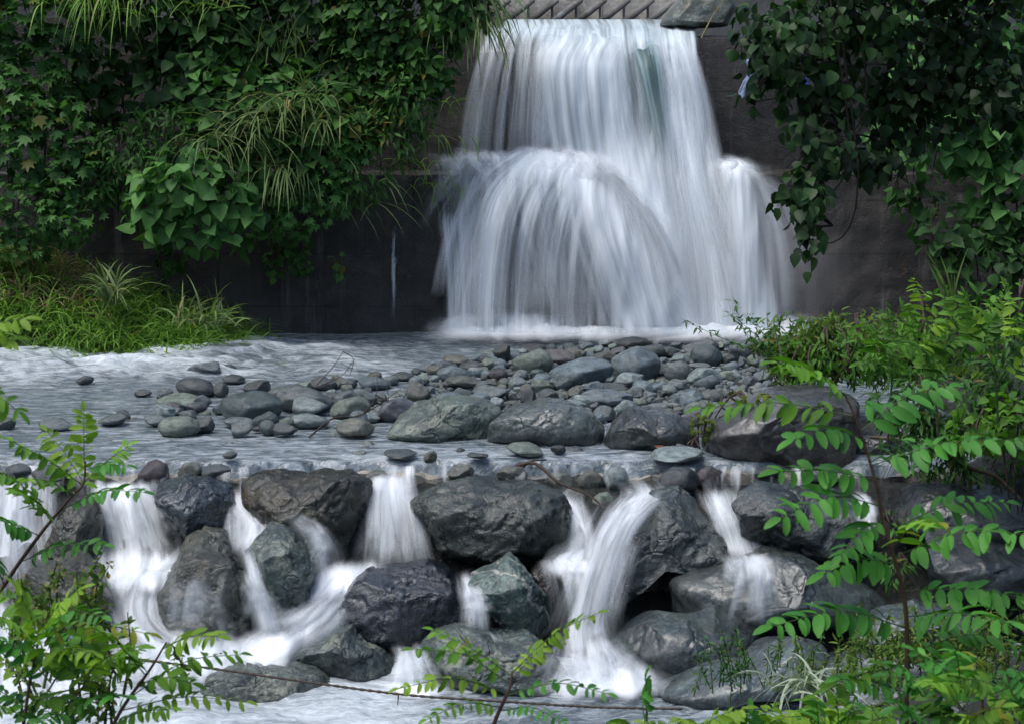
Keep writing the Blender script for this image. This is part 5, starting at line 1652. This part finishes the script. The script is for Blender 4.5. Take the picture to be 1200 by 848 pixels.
for (x0, y0, x1, y1) in [(150, 818, 282, 766), (142, 832, 288, 822), (170, 790, 110, 735), (190, 760, 255, 745), (180, 775, 130, 795), (45, 750, 120, 722), (45, 760, -20, 720), (50, 735, 95, 690), (50, 732, -5, 690),
                         (38, 790, 110, 765), (35, 800, -30, 770), (80, 830, 150, 815), (85, 825, 15, 815), (100, 800, 60, 770), (105, 795, 165, 760), (30, 840, -40, 830), (90, 840, 40, 850), (48, 745, 175, 742), (110, 790, 60, 745), (50, 760, 20, 690), (45, 780, 130, 745), (60, 800, -10, 745), (120, 840, 60, 815), (130, 850, 200, 830), (40, 820, 100, 830), (20, 800, 60, 720), (55, 850, -20, 800), (165, 800, 225, 800), (90, 820, 130, 770)]:
    fr.append((x0, y0, 4.4, x1, y1, 4.4 + rg.uniform(-.25, .2), int(rg.integers(7, 10)), rg.uniform(.038, .052), [LEAF_ROBINIA, RB, RY_, LEAF_ROBINIA][rg.integers(4)]))
sapling('locust_sapling', 'bushy bright green locust sapling in the bottom left corner', 'sapling', stems, fr, LEAF_ROBINIA, r0=.0055, seed=3)
sapling('locust_sapling', 'tips of bright leaves reaching in at the left edge below the grassy bank', 'sapling', [[(-90, 480, 4.0), (-50, 430, 4.0), (-30, 400, 4.0)]],
        [(-35, 405, 4.0, 28, 374, 4.0, 6, .05, RY_), (-40, 420, 4.0, 12, 398, 4.0, 5, .05, RY_), (-50, 440, 4.0, 22, 482, 4.0, 6, .045, LEAF_ROBINIA)], RY_, r0=.006, seed=4)
YC = 4.2
sapling('locust_sprig', 'yellow-green locust sprig at the bottom centre in front of the pool', 'sprig', [[(565, 900, YC), (580, 845, YC), (597, 806, YC), (600, 786, YC)]],
        [(600, 788, YC, 700, 718, YC - .1, 11, .036, RY_), (598, 790, YC, 508, 738, YC + .05, 10, .036, LEAF_ROBINIA), (597, 800, YC, 484, 760, YC - .05, 10, .036, LEAF_ROBINIA), (594, 812, YC, 468, 806, YC - .1, 10, .034, RY_),
         (592, 815, YC, 712, 812, YC - .1, 9, .034, RB), (588, 828, YC, 500, 842, YC - .15, 8, .032, LEAF_ROBINIA), (600, 795, YC, 660, 748, YC + .1, 8, .03, RY_), (588, 832, YC, 660, 846, YC - .1, 7, .032, RB)], LEAF_YOUNG, r0=.006, seed=5)
sapling('leafy_seedling', 'small dark green seedling with paired leaves at the bottom edge right of centre', 'seedling', [[(756, 900, 4.4), (758, 845, 4.4), (757, 800, 4.4)]],
        [(758, 870, 4.4, 757, 798, 4.35, 5, .062, RB), (758, 860, 4.4, 720, 848, 4.3, 4, .05, LEAF_ROBINIA)], RB, r0=.004, seed=6)
GS = 'leafy seedlings along the bottom edge'
fr = []
for q in range(26):
    x0 = rg.uniform(790, 1000)
    fr.append((x0, 868, 4.3, x0 + rg.uniform(-70, 70), rg.uniform(812, 850), 4.3 + rg.uniform(-.2, .3), int(rg.integers(6, 9)), rg.uniform(.036, .05), [LEAF_ROBINIA, RY_, RB, RY_][rg.integers(4)]))
sapling('locust_sprig', 'low spread of yellow-green locust leaves at the bottom edge left of the sapling', 'sprig', [[(880, 930, 4.3), (885, 890, 4.3), (890, 855, 4.3)]], fr, LEAF_YOUNG, r0=.006, seed=7)
fr = []
for q in range(22):
    x0 = rg.uniform(1080, 1230)
    y0 = rg.uniform(800, 870)
    fr.append((x0, y0, 4.0, x0 + rg.uniform(-80, 80), y0 - rg.uniform(0, 50), 4.0 + rg.uniform(-.2, .3), int(rg.integers(6, 9)), rg.uniform(.04, .055), [LEAF_ROBINIA, RB, RB][rg.integers(3)]))
sapling('locust_sprig', 'deep green locust leaves in the bottom right corner', 'sprig', [[(1150, 930, 4.0), (1155, 870, 4.0), (1150, 810, 4.0)], [(1210, 920, 4.0), (1195, 840, 4.0), (1180, 790, 4.0)]], fr, LEAF_ROBINIA, r0=.006, seed=8)


def herb(name, label, cat, spots, Y, height, nst, leaf, mat, seed=0, group=None, kind='lance', lean=.3, per=26, flower=0, spread=.12):
    rg = np.random.default_rng(9900 + seed)
    base = at(spots[0][0], spots[0][1], Y)
    t = thing(name, label, cat, base, group)
    a, b, fl = Acc(), Acc(), Acc()
    for sx, sy in spots:
        p = at(sx, sy, Y)
        for q in range(nst):
            r0 = p + np.array([rg.normal() * spread, rg.normal() * spread, 0])
            hh = height * rg.uniform(.6, 1.1)
            tip = r0 + np.array([rg.normal() * lean * hh, rg.normal() * lean * hh - .1 * hh, hh])
            pts = curve_pts([r0, (r0 + tip) / 2 + rg.normal(size=3) * .06 * hh, tip], 14)
            v_, f_ = tube(pts, np.linspace(.0045, .0015, 14) * max(1, height / .5), 5)
            b.add(v_, f_)
            tt = rg.uniform(.15, 1, per)
            k = (tt * 13).astype(int)
            pos = pts[k] + rg.normal(size=(per, 3)) * .02 * hh
            ax = rg.normal(size=(per, 3)) + np.array([0, -.2, .1])
            place(a, kind, pos, ax, rg.normal(size=(per, 3)) * .5 + np.array([0, -.3, 1]), leaf * rg.uniform(.6, 1.3, per), np.clip(rg.normal(.5, .28, per), 0, 1))
            if flower:
                m_ = flower
                k = (rg.uniform(.6, 1, m_) * 13).astype(int)
                place(a, 'leaflet', pts[k] + rg.normal(size=(m_, 3)) * .05 * hh, rg.normal(size=(m_, 3)), rg.normal(size=(m_, 3)), np.full(m_, leaf * .5), np.full(m_, 1.0))
    link('leaves', a.mesh('leaves', mat, base), t)
    link('stems', b.mesh('stems', STEM_GREEN, base), t)
    return t


# right mid bank
herb('weed', 'airy yellow-green weeds behind the big purple-grey boulder', 'weed', [(x, y) for x in range(915, 1100, 18) for y in (452, 440)], 18.6, .62, 7, .085, LEAF_HERB, 1, per=34)
herb('weed', 'feathery dark twig plant arching over the far right of the bar', 'weed', [(905, 420), (915, 425)], 18.4, .5, 4, .07, LEAF_FERN, 2, lean=.8, per=40)
vine_clump('dense dark green undergrowth on the right bank above the flat boulders', [(1110, 470, 80, 55), (1180, 440, 60, 70), (1150, 530, 85, 42), (1085, 518, 50, 32), (1190, 580, 40, 40), (1060, 470, 50, 32)], 16.1, 'lance', .11, LEAF_FERN, 4.2, name='shrub', cat='shrub', group='shrubs on the right bank', seed=31, gap=.2)
vine_clump('fresh light green shrub on the right bank below the tree', [(1040, 400, 55, 40), (1090, 380, 55, 40), (1150, 400, 60, 40), (1180, 360, 50, 40)], 16.5, 'lance', .11, LEAF_FRESH, 2.3, name='shrub', cat='shrub', group='shrubs on the right bank', seed=32, gap=.25, gapscale=2.5)
fr = []
for q in range(26):
    x0, y0 = rg.uniform(1010, 1190), rg.uniform(385, 450)
    fr.append((x0, y0, 14.5, x0 + rg.uniform(-70, 60), y0 - rg.uniform(5, 65), 14.5 + rg.uniform(-.5, .4), int(rg.integers(6, 10)), rg.uniform(.09, .13), [LEAF_FRESH, RY_, LEAF_FRESH][rg.integers(3)]))
sapling('fern', 'bright feathery ferns on the right bank in front of the wall', 'fern', [[(1100, 520, 14.6), (1095, 460, 14.6), (1080, 400, 14.6)], [(1040, 500, 14.6), (1045, 440, 14.6), (1040, 360, 14.6)], [(1170, 500, 14.6), (1165, 430, 14.6), (1150, 370, 14.6)]], fr, LEAF_FRESH, STEM_GREEN, .01, 9)
tuft('long pointed grass blades sticking up at the right in front of the wall', [(1118, 365), (1112, 368)], 15.0, .55, .012, GRASS_PALE, None, 11, 6, lean=(-.25, -.1, .3), spread=.15, droop=.4, area=(.02, .02))
vine_clump('mossy creeper spilling over the left end of the purple-grey boulder', [(850, 475, 26, 14), (825, 500, 16, 22), (880, 466, 30, 8), (820, 522, 10, 12)], 17.0, 'lobed', .07, MOSS, 2.6, name='creeper', cat='creeper', thick=.16, seed=33)
vine_clump('light airy shrub at the right foot of the fall, in front of the wall', [(975, 405, 45, 28), (935, 425, 34, 24), (1010, 420, 40, 30)], 17.8, 'lance', .10, LEAF_FRESH, 1.9, name='shrub', cat='shrub', group='shrubs on the right bank', seed=36, gap=.25, gapscale=2.5)
vine_clump('green bush at the right edge of the picture, above the flat boulders', [(1185, 500, 40, 50), (1195, 560, 40, 40), (1150, 500, 40, 30)], 15.6, 'ovate', .09, LEAF_FRESH, 2.2, name='shrub', cat='shrub', group='shrubs on the right bank', seed=37, gap=.2)
vine_clump('dark ferny plants in the gap between the right bank boulders', [(1045, 665, 26, 22), (1050, 610, 18, 16), (1190, 720, 30, 16)], 14.9, 'lance', .08, LEAF_FERN, 2.6, name='shrub', cat='shrub', group='shrubs on the right bank', thick=.2, seed=38)
# gravelly spit at the lower right
herb('weed', 'tangle of small green weeds on the gravel spit right of the silvery grass', 'weed', [(x, y) for x in range(1010, 1210, 30) for y in (775, 800)], 11.2, .34, 5, .05, LEAF_HERB, 3, per=30)
herb('weed', 'dark thin weeds left of the silvery grass on the gravel spit', 'weed', [(860, 800), (875, 790), (895, 800), (840, 812)], 11.6, .30, 6, .04, LEAF_FERN, 4, per=24)
herb('weed', 'low green weeds under the sapling on the gravel spit', 'weed', [(x, y) for x in range(960, 1030, 24) for y in (800, 820)], 10.6, .24, 5, .04, LEAF_HERB, 5, per=26)
tuft('silvery white grass tuft on the gravel spit at the lower right', [(940, 800), (952, 806), (928, 806)], 10.0, .36, .008, GRASS_WHITE, None, 12, 22, lean=(0, -.2, .1), spread=.6, droop=1.8, area=(.05, .05))
herb('flowering_weed', 'yellow-flowered weed in front of the left cascade', 'weed', [(90, 760), (110, 770), (70, 770), (60, 750), (125, 800), (110, 830), (90, 840)], 5.4, .26, 6, .028, LEAF_HERB, 6, per=24, flower=10, kind='leaflet')
# green fillers on the bank, right middle bottom
vine_clump('dark leafy bush on the right bank beside the sapling stem', [(1150, 560, 60, 20), (1190, 600, 30, 30)], 16.6, 'lance', .1, LEAF_DARK, 2.6, name='shrub', cat='shrub', group='shrubs on the right bank', seed=34)


# ------------------------------------------------------------------ twigs, wire, scraps
def branch(name, label, cat, paths, r0, mat, seed=0):
    base = at(*paths[0][0])
    a = Acc()
    for k, p in enumerate(paths):
        pts = curve_pts([at(*q) for q in p], 20)
        v_, f_ = tube(pts, np.linspace(r0 * (1 if k == 0 else .55), r0 * .3, 20), 6)
        a.add(v_, f_)
    return tag(link(name, a.mesh(name, mat, base), loc=tuple(base)), label, cat)


branch('fallen_twig', 'bare forked twig lying over stones at the left of the bar', 'twig',
       [[(362, 512, 17.6), (390, 490, 17.7), (425, 485, 17.9), (470, 455, 18.2)], [(425, 485, 17.9), (440, 465, 18.0), (442, 440, 18.2)], [(370, 452, 18.6), (390, 430, 18.7), (402, 412, 18.8)], [(372, 453, 18.6), (400, 440, 18.7), (416, 420, 18.8)],
        [(402, 412, 18.8), (414, 421, 18.8), (410, 440, 18.8)], [(440, 462, 18.0), (455, 470, 18.1), (452, 448, 18.2)]], .009, TWIG)
branch('fallen_branch', 'thin dark branch caught on the sill in the middle of the step', 'branch', [[(605, 545, 16.7), (628, 543, 16.6), (655, 565, 16.3), (690, 580, 16.2), (712, 598, 16.1)], [(612, 548, 16.7), (622, 540, 16.7), (640, 538, 16.8)]], .018, TWIG)
branch('fallen_branch', 'pale fallen branch under the undergrowth on the right bank', 'branch', [[(1095, 520, 16.0), (1130, 545, 15.9), (1170, 560, 15.9), (1210, 600, 15.8)], [(1020, 512, 16.9), (1065, 514, 16.8), (1105, 510, 16.7)]], .03, simple('pale_driftwood', (.12, .085, .06), .8, .4, 14))
branch('dry_stalk', 'straw-coloured stalk sticking up beside the right of the crest', 'stalk', [[(822, 45, 24.4), (835, 20, 24.4), (850, -2, 24.4)]], .012, GRASS_DRY)
wire_pts = [(60, 752, 13.5), (150, 770, 13.5), (250, 783, 13.5), (370, 800, 13.5), (480, 814, 13.5), (600, 822, 13.5), (700, 828, 13.5), (800, 830, 13.5)]
a = Acc()
pts = curve_pts([at(*p) for p in wire_pts], 220)
rad = .009 + .003 * np.sin(np.arange(220) * 2.2)
v_, f_ = tube(pts, rad, 6)
a.add(v_, f_)
base = at(*wire_pts[0])
wr = thing('wire_rope', 'rusty twisted wire stretched across the foaming pool', 'wire', base)
link('strand', a.mesh('strand', WIRE, base), wr)
for (x, y) in [(467, 812), (300, 790)]:
    a = Acc()
    v_, f_ = tube([at(x, y, 13.5), at(x - 1, y + 14, 13.5)], [.006, .003], 5)
    a.add(v_, f_)
    link('dangling_end', a.mesh('dangling_end', WIRE, base), wr)


def scrap(name, label, cat, ctrl, wpx, Y, mat, seed):
    rg = np.random.default_rng(seed)
    pts = curve_pts([at(*c, Y) for c in ctrl], 14)
    a = Acc()
    for s in range(3):
        q = pts + np.cumsum(rg.normal(size=pts.shape) * .008, axis=0)
        v_, f_ = tube(q, wpx * Y / FPX * (.6 + .4 * np.sin(np.linspace(.3, 2.8, 14))) * (1 - .2 * s), 7)
        a.add(v_, f_)
    return tag(link(name, a.mesh(name, mat, pts[0]), loc=tuple(pts[0])), label, cat)


scrap('cloth_rag', 'pale rag snagged on the wall right of the waterfall crest', 'rag', [(876, 72), (880, 82), (873, 98), (867, 113)], 3.2, 24.45, RAG, 4)
scrap('plastic_scrap', 'blue plastic scrap caught on the wall behind the overhanging tree', 'plastic scrap', [(938, 92), (945, 98), (950, 110)], 5.5, 24.3, PLASTIC_BLUE, 5)
a = Acc()
base = at(773, 527, 17.0)
place(a, 'ovate', np.array([base, base + np.array([.04, 0, .03])]), np.array([[1, .2, .1], [-.8, .3, .3]]), np.array([[0, -.6, 1], [.2, -.8, .6]]), np.array([.13, .11]), np.array([.5, .5]))
tag(link('dead_leaf', a.mesh('dead_leaf', DEAD_LEAF, base), loc=tuple(base)), 'curled reddish-brown dead leaf at the waterline near the dark domed boulder', 'leaf')
# pale concrete block right of the baffles, at the end of the crest
boulder('crest_block', [(775, 30), (785, 12), (800, -8), (850, -10), (862, 10), (850, 30), (815, 33)], 25.4, .5, 555, rock_material('mossy_block', 1.0, .7, .3, 0, .5, .8, (.12, .1, .06)), (.26, .25, .22), 'pale mossy concrete block at the right end of the waterfall crest', 'concrete block', sub=5, facets=5, rough=.03)

# ------------------------------------------------------------------ spray in the air at the foot of the fall
m = NT('spray_mist')
tc = m.n('ShaderNodeTexCoord')
ln = m.n('ShaderNodeVectorMath', operation='LENGTH')
m.l(tc.outputs['Object'], ln.inputs[0])
fall_ = m.mapr(ln.outputs['Value'], .15, 1.0, 1.0, 0.0)
nz = m.noise(tc.outputs['Object'], 2.2, 3)
pv = m.n('ShaderNodeVolumePrincipled')
pv.inputs['Color'].default_value = (.95, .97, 1, 1)
pv.inputs['Anisotropy'].default_value = .2
m.l(m.math('MULTIPLY', m.math('MULTIPLY', fall_, m.mapr(nz, .3, .7, .4, 1.0)), .6), pv.inputs['Density'])
m.l(pv.outputs[0], m.out.inputs['Volume'])
v, f = ico(3)
o = link('spray_mist', mesh_np('spray_mist', v, f, m.m))
c = at(880, 330, 23.4)
o.location = tuple(c)
o.scale = (1.5, .65, 1.35)
tag(o, 'fine white spray drifting at the right foot of the waterfall', 'mist', kind='stuff')
